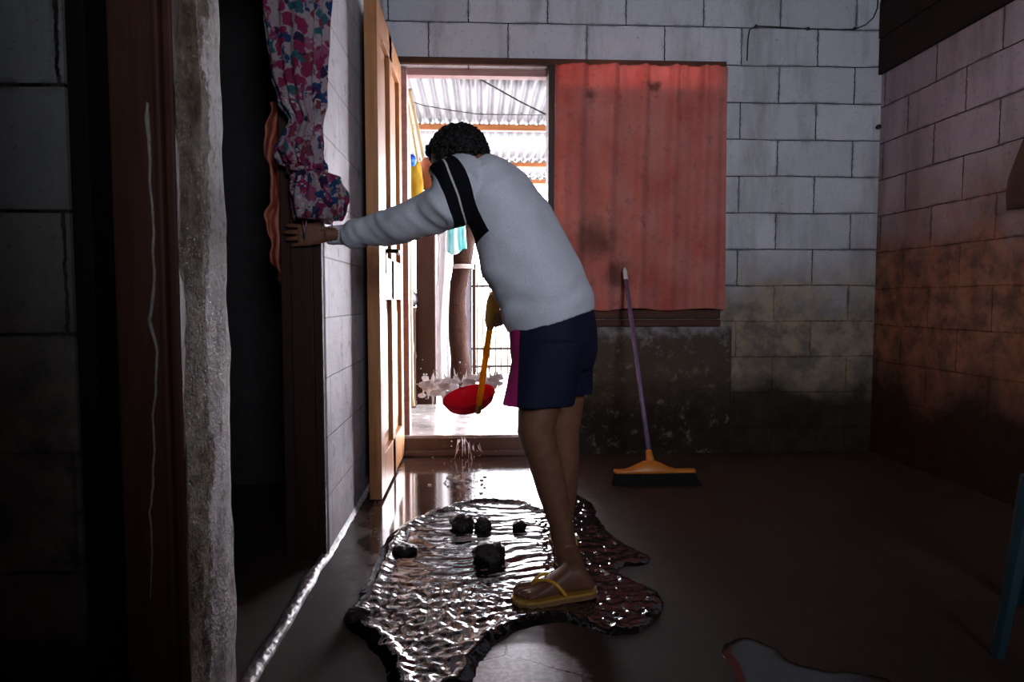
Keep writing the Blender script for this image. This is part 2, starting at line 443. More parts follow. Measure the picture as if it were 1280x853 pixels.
# window_1: frame, sill, boarded lower shutter
wn = MB(); wn.box(xat(693), xat(700), D-.015, D+.1, wz0, wz1, .003); wn.box(xat(893), xat(901), D-.015, D+.1, wz0, wz1, .003)
w1 = wn.build('window_1', M['dark_wood']); struct(w1, 'dark wooden window frame behind the red curtain')
zs1, zs0 = zat(390), zat(408)
b = MB(); b.box(xat(690), xat(900), D-.035, D+.1, zs0, (zs0+zs1)/2-.004, .005); b.box(xat(690), xat(898), D-.02, D+.1, (zs0+zs1)/2+.002, zs1+.01, .005)
b.build('window_sill', M['dark_wood_x'], w1)
b = MB()
for k in range(5):
    a = xat(700); w = (xat(893)-a)/5
    b.box(a+k*w+.001, a+(k+1)*w-.001, D+.055, D+.075, zs1, zat(116, D+.06), .003)
b.build('shutter', M['dark_wood'], w1)

# ---------------------------------------------------------------- door leaf (door_1), standing open at right angles
hx = dx0+.012                   # hinge side, leaf lies along -Y
dt0, dt1 = -.468, -.416
yd0 = PX(478, 630, dt1).y; yd1 = D-.02
zt = 2.10; zb0 = .015
b = MB()
b.box(dt0+.021, dt1-.021, yd0+.01, yd1-.01, zb0, zt)
W = yd1-yd0
st = .10
for xs0, xs1 in ((dt1-.022, dt1), (dt0, dt0+.022)):
    b.box(xs0, xs1, yd0, yd0+st, zb0, zt, .003); b.box(xs0, xs1, yd1-st, yd1, zb0, zt, .003)
    b.box(xs0, xs1, yd0+W/2-.045, yd0+W/2+.045, zb0, zt, .003)
    for z0, z1 in ((zb0, .19), (.86, 1.05), (1.98, zt)): b.box(xs0, xs1, yd0+st, yd1-st, z0, z1, .003)
b.box(dt0, dt1, yd0-.004, yd0+.004, zb0, zt, .002)
door = b.build('door_1', M['door']); struct(door, 'varnished panelled wooden door standing open')
for ya, yb in ((yd0+st, yd0+W/2-.045), (yd0+W/2+.045, yd1-st)):
    for z0, z1 in ((.19, .86), (1.05, 1.98)):
        b = MB()
        for s_, xa_ in ((1, dt1-.021), (-1, dt0+.021)):
            m = .035
            ring0 = [(xa_, ya+m, z0+m), (xa_, yb-m, z0+m), (xa_, yb-m, z1-m), (xa_, ya+m, z1-m)]
            m2 = .07; x2 = xa_+s_*.008
            ring1 = [(x2, ya+m2, z0+m2), (x2, yb-m2, z0+m2), (x2, yb-m2, z1-m2), (x2, ya+m2, z1-m2)]
            b.loft([ring0, ring1])
        b.build('panel', M['door'], door)
hy = PX(487, 314, -.40).y; hz = PX(487, 314, -.40).z
b = MB(); b.box(dt1, dt1+.004, hy-.02, hy+.02, hz-.10, hz+.06, .0015)
b.tube([(dt1, hy, hz), (dt1+.05, hy, hz)], .010, 12); b.capsule([(dt1+.048, hy, hz), (dt1+.05, hy+.05, hz), (dt1+.046, hy+.11, hz-.004)], .009, 12)
b.build('door_handle', M['metal_dark'], door, True)

# ================================================================= cloths
def cloth_mat(name, build, transl=.35, rough=.85):
    t = NT(name)
    col, nrm = build(t)
    t.fin(col, rough, nrm, spec=.15)
    tr = t.node('ShaderNodeBsdfTranslucent', {'Color': col})
    mx = t.node('ShaderNodeMixShader', {0: transl, 1: t.p.outputs[0], 2: tr.outputs[0]})
    t.l.new(mx.outputs[0], t.out.inputs['Surface'])
    return t.m
def red_cloth(t):
    s = t.sep()
    v = t.comb(s[0], s[2])
    n1 = t.noise(3.5, 6, .65); n2 = t.noise(14, 5, .7); n3 = t.noise(150, 3, .6)
    # woven small motif
    vo = t.node('ShaderNodeTexVoronoi', {'Vector': t.vmap((15, 8, 1), vec=v), 'Scale': 1.0, 'Randomness': .75}).outputs['Distance']
    col = t.mix(t.rng(n1, .32, .7), (.54, .12, .095), (.72, .30, .25))
    col = t.mix(t.math('MULTIPLY', t.rng(vo, .20, .08), .28), col, (.20, .03, .03))
    wv = t.node('ShaderNodeTexWave', {'Vector': t.vmap((1, 1, 1), vec=v), 'Scale': 16, 'Distortion': 6, 'Detail': 2, 'Detail Scale': 4}, bands_direction='Y').outputs[1]
    col = t.mix(t.math('MULTIPLY', t.rng(wv, .6, .9), .16), col, (.62, .25, .20))
    col = t.mix(t.rng(n2, .54, .70, 0, .6), col, (.26, .07, .05))
    for px, py, r in ((742, 300, .17), (815, 112, .055), (738, 120, .05), (770, 345, .12)):
        c = P(px, py, D)
        d = t.math('SQRT', t.math('ADD', t.math('POWER', t.math('ADD', s[0], -c.x), 2.0), t.math('POWER', t.math('ADD', s[2], -c.z), 2.0)))
        d = t.math('ADD', d, t.math('MULTIPLY', t.math('SUBTRACT', n2, .5), .16))
        col = t.mix(t.rng(d, r, r*.1, 0, .72, True), col, (.075, .035, .02))
    return col, t.bump(t.math('ADD', t.math('MULTIPLY', n2, .5), t.math('MULTIPLY', n3, .3)), .5, .005)
M['red_cloth'] = cloth_mat('faded_red_cloth', red_cloth, .30)
ca, cb = xat(692), xat(903)
def curt(u, v):
    x = ca+(cb-ca)*u + .012*v*(u-.35)
    z = zat(83)+(zat(387)-zat(83))*v
    top = exp(-v*9)
    f = .015*sin(u*2*pi*5.2+.5+.6*sin(v*2.1))*(1-.35*v)+.006*sin(u*2*pi*11.3+1.7*v)+top*.006*sin(u*2*pi*17)
    f += .007*noise.noise(Vector((u*4, v*3, 8)))+.002*noise.noise(Vector((u*22, v*26, 2)))
    x += .004*sin(u*40)*top
    z += .006*sin(u*2*pi*2.6)*v+.004*noise.noise(Vector((u*9, 1, 1)))*v
    return (x, D-.045+f, z)
c = MB().grid(curt, 220, 160).build('curtain', M['red_cloth'], None, True)
mods(c, ('SOLIDIFY', dict(thickness=.002)))
shade(c); tag(c, 'faded red stained curtain hanging over the back wall window', 'curtain')

def floral(t):
    v = t.co
    n0 = t.noise(9, 2, .5)
    vd = t.vmap((1, 1, 1), vec=v)
    dn = t.node('ShaderNodeTexNoise', {'Vector': v, 'Scale': 22.0, 'Detail': 3.0})
    off = t.node('ShaderNodeVectorMath', {0: dn.outputs[1], 1: (.09, .09, .09)}, operation='MULTIPLY').outputs[0]
    vv = t.node('ShaderNodeVectorMath', {0: vd, 1: off}, operation='ADD').outputs[0]
    A = t.node('ShaderNodeTexVoronoi', {'Vector': vv, 'Scale': 26.0, 'Randomness': 1.0})
    B = t.node('ShaderNodeTexVoronoi', {'Vector': vv, 'Scale': 55.0, 'Randomness': 1.0})
    col = (.40, .31, .33)
    ra = t.sep(A.outputs['Color'])[0]; rb = t.sep(B.outputs['Color'])[1]
    fl = t.ramp(ra, [(0, (.25, .025, .08)), (.35, (.20, .04, .06)), (.5, (.02, .05, .14)), (.62, (.03, .11, .14)), (.75, (.30, .08, .15)), (.88, (.03, .02, .06))], 'CONSTANT')
    col = t.mix(t.rng(A.outputs['Distance'], .62, .52), col, fl)
    fl2 = t.ramp(rb, [(0, (.55, .46, .48)), (.45, (.40, .06, .16)), (.7, (.02, .05, .14)), (.85, (.04, .15, .22))], 'CONSTANT')
    col = t.mix(t.math('MULTIPLY', t.rng(B.outputs['Distance'], .42, .34), t.rng(t.noise(6, 2), .45, .55)), col, fl2)
    return col, t.bump(t.noise(60, 3), .3, .003)
M['floral'] = cloth_mat('floral_cloth', floral, .3)

# curtain tied up beside the partition's doorway
secs = [(368, -130, 38), (369, -60, 37), (370, 0, 36), (371, 55, 34), (374, 95, 31), (379, 128, 25), (384, 152, 17), (379, 168, 21), (374, 186, 27), (378, 204, 26), (386, 215, 20), (394, 224, 28), (398, 240, 32), (399, 260, 33), (397, 279, 27)]
rings = []; NR = 96
YC = 2.215
for k in range(len(secs)-1):
    for q in range(6):
        f = q/6
        f2 = f*f*(3-2*f)
        cx = secs[k][0]*(1-f2)+secs[k+1][0]*f2; cy = secs[k][1]*(1-f)+secs[k+1][1]*f; r = secs[k][2]*(1-f2)+secs[k+1][2]*f2
        c0 = P(cx, cy, YC); rr = r*YC/FPX
        t_ = k+f
        kn = max(0, min(1, (t_-6)/2))
        ring = []
        for i in range(NR):
            a = 2*pi*i/NR
            fold = 1 + (.13+.05*sin(t_*1.3))*sin(a*13+1.1*sin(t_*.55)+t_*.25+1.5*noise.noise(Vector((cos(a), sin(a), t_*.3)))) + .08*sin(a*5+t_*.5) + .07*noise.noise(Vector((cos(a)*5, sin(a)*5, t_*.9+7))) + .16*noise.noise(Vector((cos(a)*1.5, sin(a)*1.5, t_*.45)))
            fold += kn*.12*noise.noise(Vector((cos(a)*3, sin(a)*3, t_*1.1)))
            ring.append(c0 + Vector((cos(a)*rr*fold, sin(a)*min(rr, .055+.02*kn)*fold, .012*kn*noise.noise(Vector((cos(a)*2, sin(a)*2, t_*.7+4))))))
        rings.append(ring)
fc = MB().loft(rings, cap=True).build('tied_curtain', M['floral'], None, True)
tag(fc, 'floral curtain tied in a knot at the dark doorway', 'curtain')
# knot wrap and loose strings
kc = P(384, 214, YC)
for j in range(2):
    pts = [kc+Vector((cos(a)*.056, sin(a)*.06, .010*sin(a*2+j*1.4)+(j-.5)*.018)) for a in [2*pi*i/28 for i in range(29)]]
    MB().tube(pts, .0085, 8, cap=False).build('knot', M['floral'], fc, True)
for px, py, px2, py2 in ((378, 276, 381, 300), (383, 276, 379, 295), (405, 278, 402, 288), (412, 276, 416, 286)):
    MB().tube([P(px, py, YC-.03), P((px+px2)/2+1, (py+py2)/2, YC-.035), P(px2, py2, YC-.03)], .0022, 6).build('string', M['floral'], fc, True)


M['orange_cloth'] = cloth_mat('orange_red_cloth', lambda t: (t.mix(t.rng(t.noise(12, 4), .35, .65), (.60, .15, .09), (.80, .32, .22)), t.bump(t.noise(45, 4), .4, .004)), .4)
def rag(u, v):
    pts = [(352, 128, 14), (347, 160, 14), (340, 190, 9), (345, 215, 8), (347, 250, 9), (344, 275, 15), (349, 300, 10), (350, 325, 13), (355, 345, 7), (356, 364, 3)]
    t_ = v*(len(pts)-1); k = min(int(t_), len(pts)-2); f = t_-k; f = f*f*(3-2*f)
    cx = pts[k][0]*(1-f)+pts[k+1][0]*f; cy = pts[k][1]*(1-(t_-k))+pts[k+1][1]*(t_-k); r = pts[k][2]*(1-f)+pts[k+1][2]*f
    a = (u-.5)*2
    px = cx+a*r*(1+.35*noise.noise(Vector((a*1.2, v*15, 1))))
    y = 2.30+.03*noise.noise(Vector((u*2.6, v*8, 3)))+.018*sin(u*11+v*9)
    return P(px, cy+3*noise.noise(Vector((u*3, v*9, 7))), y)
r = MB().grid(rag, 26, 120).build('hanging_cloth', M['orange_cloth'], None, True)
mods(r, ('SOLIDIFY', dict(thickness=.0025))); shade(r)
tag(r, 'crumpled orange-red cloth strip hanging behind the tied floral curtain', 'cloth')

# brown bag hanging on the right wall at the edge of view
M['brown_cloth'] = simple('red_brown_cloth', (.06, .024, .016), .9, .3, 14, .5)
bt, bl, bb = PX(1275, 168, XR-.03), PX(1256, 242, XR-.03), PX(1256, 263, XR-.03)
y1 = bl.y
rings = []
for k in range(15):
    f = k/14; z = bt.z+(bb.z-bt.z)*f
    wl = bt.y+(y1-bt.y)*min(1, f*1.25)-.0
    hw = .03+(.15)*min(1, f*1.25); cyy = wl-hw
    th = .012+.04*sin(min(1, f*1.05)*pi*.75)
    rings.append([(XR-.002-th*(1+cos(a))*.5-.0, cyy+hw*sin(a)*(1+.05*noise.noise(Vector((a, f*4, 0)))), z) for a in [2*pi*i/28 for i in range(28)]])
bag = MB().loft(rings).build('cloth_bag', M['brown_cloth'], None, True)
tag(bag, 'brown cloth bag hanging on the right wall at the picture edge', 'bag')
b = MB(); tp = Vector(rings[0][0]); cyy = sum(p[1] for p in rings[0])/28
b.tube([(XR-.008, cyy-.02, bt.z), (XR-.01, cyy-.012, bt.z+.10), (XR-.006, cyy, bt.z+.16), (XR-.01, cyy+.012, bt.z+.10), (XR-.008, cyy+.02, bt.z)], .005, 8)
b.build('strap', M['brown_cloth'], bag, True)

# wall cable and its loop
M['black_rubber'] = simple('black_cable', (.012, .012, .013), .5, .1)
cp = [(934, 76), (935, 50), (937, 37), (945, 32.5), (970, 33.5), (1010, 36), (1050, 37), (1068, 36.5), (1082, 31), (1092, 22), (1097, 10), (1098, -8), (1098, -50)]
w = MB().tube([P(x, y, D-.006) for x, y in cp], .0032, 8).build('wall_cable', M['black_rubber'], None, True)
tag(w, 'thin black cable running up the back wall near the corner', 'cable')
b = MB()
for x, y in ((945, 33), (1010, 36), (1068, 36)): 
    q = P(x, y, D-.006); MB().box(q.x-.006, q.x+.006, D-.013, D-.001, q.z-.008, q.z+.008, .002).build('cable_clip', M['black_rubber'], w)
M['old_nail'] = simple('rusty_iron', (.02, .013, .01), .7)
q = P(1096, 160, D); 
nl = MB().tube([(q.x, D-.001, q.z), (q.x, D-.02, q.z+.002)], .006, 8).tube([(q.x, D-.019, q.z+.002), (q.x, D-.023, q.z+.002)], .013, 12).build('nail', M['old_nail'], None, True)
tag(nl, 'dark nail head in the white block wall near the corner', 'nail')

# ================================================================= broom
M['orange_plastic'] = simple('orange_plastic', (.62, .19, .02), .4, .15, 8, .05)
M['purple_tube'] = simple('purple_painted_tube', (.16, .11, .20), .4, .2, 30, .05)
M['bristle'] = simple('black_bristle', (.006, .005, .005), .9, .3, 200, .6)
M['white_plastic'] = simple('white_plastic', (.6, .58, .58), .5, .1)
bm_ = PZ(820, 606)            # foot of the bristles
yb = bm_.y
bl_, br_ = P(768, 590, yb), P(868, 585, yb)
base = thing('broom', 'orange broom with purple handle leaning on the back wall', 'broom', (bm_.x, bm_.y, 0))
neck = P(812, 571, yb+.02); topb = P(781, 339, D-.075)
zl = P(800, 592, yb).z; zh = P(800, 584, yb).z
b = MB()
rings = []
for k in range(25):
    f = k/24; x = bl_.x+(br_.x-bl_.x)*f
    g = max(0, 1-abs(f-.44)/.34); hump = (g*g*(3-2*g))*.042
    zb_ = zl+.004; z1 = zl+.022+hump; dy = .022+.004*g
    rings.append([(x, yb-dy, zb_), (x, yb+dy, zb_), (x, yb+dy*.9, zl+.015), (x, yb+.012, z1-.003), (x, yb, z1), (x, yb-.012, z1-.003), (x, yb-dy*.9, zl+.015)])
b.loft(rings)
dirn = (topb-neck).normalized()
b.tube([neck-dirn*.035, neck, neck+dirn*.03], [.022, .017, .014], 14)
b.build('broom_head', M['orange_plastic'], base, True)
b = MB().tube([neck, neck+(topb-neck)*.5, topb], .0115, 14).build('handle', M['purple_tube'], base, True)
MB().capsule([topb-dirn*.055, topb+dirn*.0], .0125, 12).tube([topb+dirn*.005, topb+dirn*.02], [.011, .006], 12).build('handle_cap', M['white_plastic'], base, True)
b = MB()
nb = 130
for i in range(nb):
    for j in range(3):
        f = (i+random.random()*.6)/nb
        x = bl_.x+.004+(br_.x-bl_.x)*1.05*f*.985; sp = (f-.45)*.03
        y = yb+(j-1)*.014+random.uniform(-.004, .004)
        b.tube([(bl_.x+.006+(br_.x-bl_.x-.012)*f, y, zl+.006), (x+sp, y-.006+random.uniform(-.004, .004), .002+random.random()*.004)], [.003, .0028], 5)
b.build('bristles', M['bristle'], base)

# ================================================================= teal stool at the right edge
M['teal'] = simple('teal_plastic', (.006, .042, .058), .6, .15, 10, .05)
ft = PZ(1251, 826); 
cx, cy = ft.x+.272, ft.y+.02
st = thing('stool', 'teal plastic stool, one slanting leg at the lower right edge', 'stool', (cx, cy, 0))
def sleg(ang):
    c_, s_ = cos(ang), sin(ang)
    b = MB(); rings = []
    for k in range(9):
        f = k/8; r = .27-.064*f; z = .44*f; w = .020+.012*f
        q = Vector((cx+c_*r, cy+s_*r, z))
        t1 = Vector((-s_, c_, 0)); t2 = Vector((c_, s_, 0))
        rings.append([q+t1*w*a_+t2*w*.55*b_ for a_, b_ in ((-1, -.6), (-.6, .4), (0, .9), (.6, .4), (1, -.6), (.7, -.9), (.45, -.2), (-.45, -.2), (-.7, -.9))])
    b.loft(rings); return b
for k in range(4): sleg(pi+k*pi/2).build('leg', M['teal'], st, False)
rings = []
for z, r in ((.425, .14), (.44, .148), (.455, .148), (.465, .142), (.467, .10), (.460, .03)):
    rings.append([(cx+r*cos(2*pi*i/40+pi/4)*(1+.10*abs(sin(4*pi*i/40))**.8), cy+r*sin(2*pi*i/40+pi/4)*(1+.10*abs(sin(4*pi*i/40))**.8), z) for i in range(40)])
MB().loft(rings).build('seat', M['teal'], st, True)
rings = [[(cx+r*cos(2*pi*i/40), cy+r*sin(2*pi*i/40), z) for i in range(40)] for z, r in ((.24, .232), (.265, .229), (.265, .217), (.24, .220), (.24, .232))]


# ================================================================= outside the door
def ground_mat(name, c0, c1, rough, sc):
    t = NT(name); n = t.noise(sc, 6, .65); n2 = t.noise(sc*9, 4)
    return t.fin(t.mix(t.rng(n, .35, .68), c0, c1), t.rng(n, .3, .7, rough-.15, rough+.15), t.bump(t.math('ADD', n, t.math('MULTIPLY', n2, .4)), .4, .01), spec=.5)
M['slab'] = ground_mat('wet_outdoor_concrete', (.26, .22, .20), (.50, .46, .45), .2, 5)
M['yard'] = ground_mat('pale_dry_yard', (.42, .40, .40), (.52, .50, .49), .8, 2)
M['step'] = ground_mat('damp_step_face', (.09, .05, .035), (.16, .09, .065), .5, 9)
OY = 7.2
b = MB(); b.box(-1.7, 2.4, D+.012, OY, -.12, STEP, .012); struct(b.build('outside_slab', M['slab']))
b = MB(); b.box(dx0+.002, dx1-.0, D-.004, D+.013, 0, STEP-.012, .003); b.box(dx0+.002, dx1, D-.035, D-.004, 0, STEP*.32, .008); struct(b.build('trim_step', M['step']))
b = MB(); b.box(-40, 40, OY, 60, -.2, STEP-.02); b.box(-40, -1.7, D+.16, OY, -.2, STEP-.02); b.box(2.4, 40, D+.16, OY, -.2, STEP-.02); struct(b.build('outside_ground', M['yard']))

# corrugated roof
t = NT('corrugated_iron'); n = t.noise(5, 5, .65); n2 = t.noise(1.2, 3)
rust = t.noise(3.2, 6, .7, t.vmap((3, .5, 1)))
M['iron'] = t.fin(t.mix(t.rng(rust, .54, .72, 0, .8), t.mix(t.rng(n, .35, .65), (.072, .063, .067), (.045, .038, .040)), (.05, .025, .017)), .55, t.bump(n, .2, .004), .1)
ZR = P(640, 157, 5.9).z + .03
def sheet(x0, x1, y0, y1, z0, z1, name, label):
    n = int((x1-x0)/.0085)
    def f(u, v):
        x = x0+(x1-x0)*u
        return (x, y0+(y1-y0)*v+.004*noise.noise(Vector((x*9, v, 0))), z0+(z1-z0)*v+.017*cos(2*pi*x/.085))
    o = MB().grid(f, n, 3).build(name, M['iron'], None, True)
    mods(o, ('SOLIDIFY', dict(thickness=.0015))); shade(o)
    tag(o, label, 'roof sheet', None)
    return o
YA = 4.62
sheet(-1.7, -.10, D+.16, 6.10, ZR+.06, ZR+.02, 'roof_sheet', 'long corrugated iron sheet at left, nearest the door, under the yard roof')
sheet(-.14, 2.4, YA, 6.10, ZR+.035, ZR+.02, 'roof_sheet', 'corrugated iron sheet with dark wavy end edge above the first beam at right')
sheet(-.5, 2.4, D+.16, YA+.12, ZR+.12, ZR+.08, 'roof_sheet', 'corrugated iron sheet directly above the doorway, behind the lintel')
sheet(-1.7, 2.4, 6.02, 7.45, ZR+.0, ZR-.01, 'roof_sheet', 'corrugated iron sheet between the first and second roof beams')
sheet(-1.7, 2.4, 7.38, 8.3, ZR-.03, ZR-.04, 'roof_sheet', 'corrugated iron sheet between the second and third roof beams')
sheet(-1.7, 2.4, 8.22, 9.0, ZR-.06, ZR-.07, 'roof_sheet', 'farthest corrugated iron sheet at the end of the yard roof')
M['beam'] = wood('orange_brown_beam', (.11, .033, .009), (.19, .07, .022), .55, 0, 9)
M['post_wood'] = wood('brown_post_wood', (.022, .006, .002), (.044, .013, .005), .6, 2, 12)
M['bamboo'] = wood('pale_bamboo', (.20, .14, .07), (.28, .21, .12), .45, 2, 14)
M['grey_wood'] = wood('grey_weathered_board', (.12, .10, .125), (.2, .175, .2), .7, 2, 12)
for yb_, lab in ((5.95, 'nearest orange-brown beam across the yard roof'), (7.38, 'second orange-brown beam across the yard roof'), (8.25, 'third orange-brown beam across the yard roof')):
    zt_ = ZR-.016-(.0 if yb_ < 7 else (.03 if yb_ < 8 else .06))
    o = MB().box(-1.68, 2.38, yb_-.03, yb_+.03, zt_-.05, zt_, .006).build('roof_beam', M['beam'])
    o['kind'] = 'thing'; tag(o, lab, 'beam')
# posts that carry the roof (outer ones stand outside the view of the door)
for x, y, lab in ((-1.5, 8.25, 'brown roof post at the far left corner of the yard roof'), (2.2, 8.25, 'brown roof post at the far right corner of the yard roof')):
    o = MB().box(x-.05, x+.05, y-.05, y+.05, STEP-.05, ZR-.13, .008).build('roof_post', M['post_wood']); o['kind'] = 'thing'; tag(o, lab, 'post')
# brown square post by the door
YP = 4.9
a, c = P(521, 470, YP).x, P(545, 470, YP).x
o = MB().box(a, c, YP, YP+.11, STEP-.005, P(530, 238, YP).z, .01).build('roof_post', M['post_wood']); o['kind'] = 'thing'; tag(o, 'brown square wooden post just outside the door', 'post')
# white sheet of plastic hanging beside it
M['white_sheet'] = cloth_mat('white_plastic_sheet', lambda t: (t.mix(t.rng(t.noise(8, 3), .4, .6), (.78, .76, .77), (.86, .85, .86)), t.bump(t.noise(20, 3), .2, .004)), .5, .4)
YW = 5.25
def wsheet(u, v):
    p = P(545+17*u+1.5*sin(v*7), 262+212*v, YW)
    return (p.x, p.y+.03*sin(u*7+v*2)+.015*noise.noise(Vector((u*2, v*9, 0))), p.z)
o = MB().grid(wsheet, 14, 60).build('plastic_sheet', M['white_sheet'], None, True); mods(o, ('SOLIDIFY', dict(thickness=.002))); shade(o)
tag(o, 'white plastic sheet hanging beside the brown post', 'sheet')
# line that carries sheet and towel
ln = MB().tube([P(505, 262, YW+.0), P(545, 261, YW), P(572, 262, YW), P(620, 258, YW+.0), P(760, 250, YW)], .004, 6).build('clothes_line', M['black_rubber'], None, True)
tag(ln, 'thin clothes line carrying the white sheet and teal towel', 'line')
M['teal_cloth'] = cloth_mat('teal_cloth', lambda t: (t.mix(t.rng(t.noise(9, 3, .5, t.vmap((4, 1, .4))), .42, .58), (.20, .62, .62), (.68, .86, .86)), t.bump(t.noise(40, 3), .3, .004)), .35)
def towel(u, v):
    p = P(560+20*u+4*v*(u-.2), 262+53*v+4*sin(u*5)*v, YW-.03)
    return (p.x, p.y+.02*sin(u*12)+.004*v, p.z)
o = MB().grid(towel, 24, 30).build('towel', M['teal_cloth'], None, True); mods(o, ('SOLIDIFY', dict(thickness=.004))); shade(o)
tag(o, 'teal towel hanging on the line outside the door', 'towel')
# crooked tree trunk post with twine
M['bark'] = plaster_rough('dark_bark', (.018, .006, .003), (.034, .013, .008), (.008, .003, .002), 9)
YT = 5.5
tr = [(585, 282, 15), (580, 305, 13), (578, 330, 12), (572, 360, 11), (571, 390, 12), (573, 420, 12), (575, 450, 12), (576, 492, 14)]
pts = []; rad = []
for i in range(len(tr)-1):
    for k in range(6):
        f = k/6; pts.append(P(tr[i][0]*(1-f)+tr[i+1][0]*f, tr[i][1]*(1-f)+tr[i+1][1]*f, YT)); rad.append((tr[i][2]*(1-f)+tr[i+1][2]*f)*YT/FPX*(1+.12*noise.noise(Vector((i+f, 2, 0)))))
pts = [pts[0]+Vector((.10, 0, .55)), pts[0]+Vector((.05, 0, .28))]+pts; rad = [rad[0]*.8, rad[0]*.9]+rad
pts[-1].z = STEP-.01
b = MB().tube(pts, rad, 20)
for v in b.b.verts: v.co += Vector((noise.noise(v.co*Vector((12, 12, 5))), noise.noise(v.co*Vector((12, 12, 5))+Vector((9, 9, 9))), 0))*.010
o = b.build('tree_trunk', M['bark'], None, True); tag(o, 'crooked dark brown tree trunk used as a post in the yard', 'trunk')
q = P(579, 336, YT)
b = MB()
for j in range(3): b.tube([(q.x+.083*cos(a), YT+.083*sin(a), q.z+.012*j-.004*sin(a)) for a in [2*pi*i/24 for i in range(25)]], .005, 6, False)
M['twine'] = simple('twine', (.55, .45, .4), .9)
b.build('twine', M['twine'], o, True)
# grey board and brown strip behind the trunk
YG = 5.9
b = MB().box(P(577, 400, YG).x, P(590, 400, YG).x, YG, YG+.03, STEP, P(585, 322, YG).z, .004).build('grey_board', M['grey_wood'])
tag(b, 'grey weathered board standing behind the crooked trunk', 'board')
MB().box(P(590.3, 400, YG).x, P(595, 400, YG).x, YG-.01, YG+.03, STEP, P(585, 330, YG).z, .004).build('edge_strip', M['post_wood'], b)
# bamboo fence
YF = 6.9
fe = thing('bamboo_fence', 'pale bamboo picket fence at the end of the yard', 'fence', (.4, YF, STEP))
x0 = P(596, 400, YF).x
zt_ = P(610, 308, YF).z
for k in range(24):
    x = x0+k*.062+random.uniform(-.008, .008)
    hh = zt_+random.uniform(-.12, .08)
    MB().tube([(x, YF, STEP-.002), (x+random.uniform(-.01, .01), YF, (hh+STEP)/2), (x+random.uniform(-.012, .012), YF, hh)], [.009, .0095, .008], 8).build('picket', M['bamboo'], fe, True)
for py in (358, 436, 458):
    z = P(610, py, YF).z
    MB().capsule([(x0-.05, YF-.03, z), (x0+.7, YF-.03, z+.005), (x0+24*.062, YF-.03, z)], .013, 8).build('rail', M['old_nail'], fe, True)

# bamboo poles leaning at the left jamb
def pole(x, y, lab, Y0, q0, q1, r):
    p0, p1 = P(*q0, Y0), P(*q1, Y0)
    b = MB(); n = 30; rad = []; pp = []
    for k in range(n+1):
        f = k/n; pp.append(p0.lerp(p1, f)); rad.append(r*(1.14 if k % 6 == 0 else 1.0))
    o = b.tube(pp, rad, 14).build('bamboo_pole', M['bamboo'], None, True); tag(o, lab, 'pole'); return o
pole(0, 0, 'pale bamboo pole upright against the left door jamb', 4.05, (508, 517), (502, 96), .021)
pole(0, 0, 'second bamboo pole, slightly shorter, behind the pale upright pole', 4.4, (514, 508), (508, 134), .021)
pole(0, 0, 'bamboo pole slanting down to the right above the yellow cloth', 4.94, (537, 236.5), (511, 112), .017)
pole(0, 0, 'thin bamboo pole slanting beside the thicker slanted pole', 4.98, (528, 236.5), (509, 128), .013)
# cloths bundled left of the head
def bundle(name, mat, lab, px, py, w, h, Y, seed, cat='cloth'):
    c0 = P(px, py, Y); sx = w*Y/FPX/2; sz = h*Y/FPX/2
    b = MB().ball(c0, 1.0, 4, (sx, .05, sz))
    for v in b.b.verts:
        q = Vector((v.co.x*9, v.co.y*9, v.co.z*5))+Vector((seed, seed*2, 0))
        d = v.co-c0
        v.co = c0+d*(1+.35*noise.noise(q)+.18*noise.noise(q*2.7))
    o = b.build(name, mat, None, True); tag(o, lab, cat); return o
M['blue'] = cloth_mat('blue_tarp', lambda t: (t.mix(t.rng(t.noise(14, 3), .4, .6), (.015, .05, .36), (.03, .20, .55)), t.bump(t.noise(30, 3), .5, .006)), .3, .5)
M['yellow'] = cloth_mat('yellow_cloth', lambda t: (t.mix(t.rng(t.noise(9, 3), .4, .6), (.28, .16, .01), (.38, .24, .02)), t.bump(t.noise(30, 3), .5, .006)), .3)
M['rust_cloth'] = cloth_mat('rust_cloth', lambda t: (t.mix(t.rng(t.noise(9, 3), .4, .6), (.14, .035, .012), (.20, .065, .028)), t.bump(t.noise(30, 3), .5, .006)), .3)
bundle('tarp', M['blue'], 'blue tarp scrap hanging beside the head, right of the poles', 540, 190, 22, 20, 4.75, 1, 'tarp')
bundle('tarp', M['blue'], 'small blue tarp scrap against the bamboo poles', 515, 201, 12, 15, 4.5, 5, 'tarp')
bundle('yellow_cloth', M['yellow'], 'yellow cloth hanging outside the door, left of the rust cloth', 519, 226, 20, 50, 4.60, 3)
bundle('rust_cloth', M['rust_cloth'], 'rust-brown cloth hanging between yellow cloth and head', 535, 222, 20, 46, 4.74, 8)
# low wooden rack left of the post
YK = 4.75
rk = thing('wooden_rack', 'low brown wooden rack left of the square post', 'rack', (P(516, 490, YK).x, YK, STEP))
xl, xr = P(500, 400, YK).x, P(518.5, 400, YK).x
ztop = P(516, 385, YK).z
MB().box(xl-.3, xr, YK, YK+.4, ztop-.03, ztop, .005).build('shelf', M['post_wood'], rk)
MB().box(xl-.3, xr, YK+.02, YK+.4, P(516, 445, YK).z-.025, P(516, 445, YK).z, .005).build('shelf', M['post_wood'], rk)
for x_, y_ in ((xr-.045, YK+.002), (xr-.045, YK+.35), (xl-.29, YK+.002), (xl-.29, YK+.35)):
    MB().box(x_, x_+.045, y_, y_+.045, STEP-.002, ztop-.03, .004).build('leg', M['post_wood'], rk)
M['pot'] = simple('dark_pot', (.03, .022, .03), .35, .2, 20, .1, .5)
pz = ztop
px_ = P(508, 380, YK).x-.01
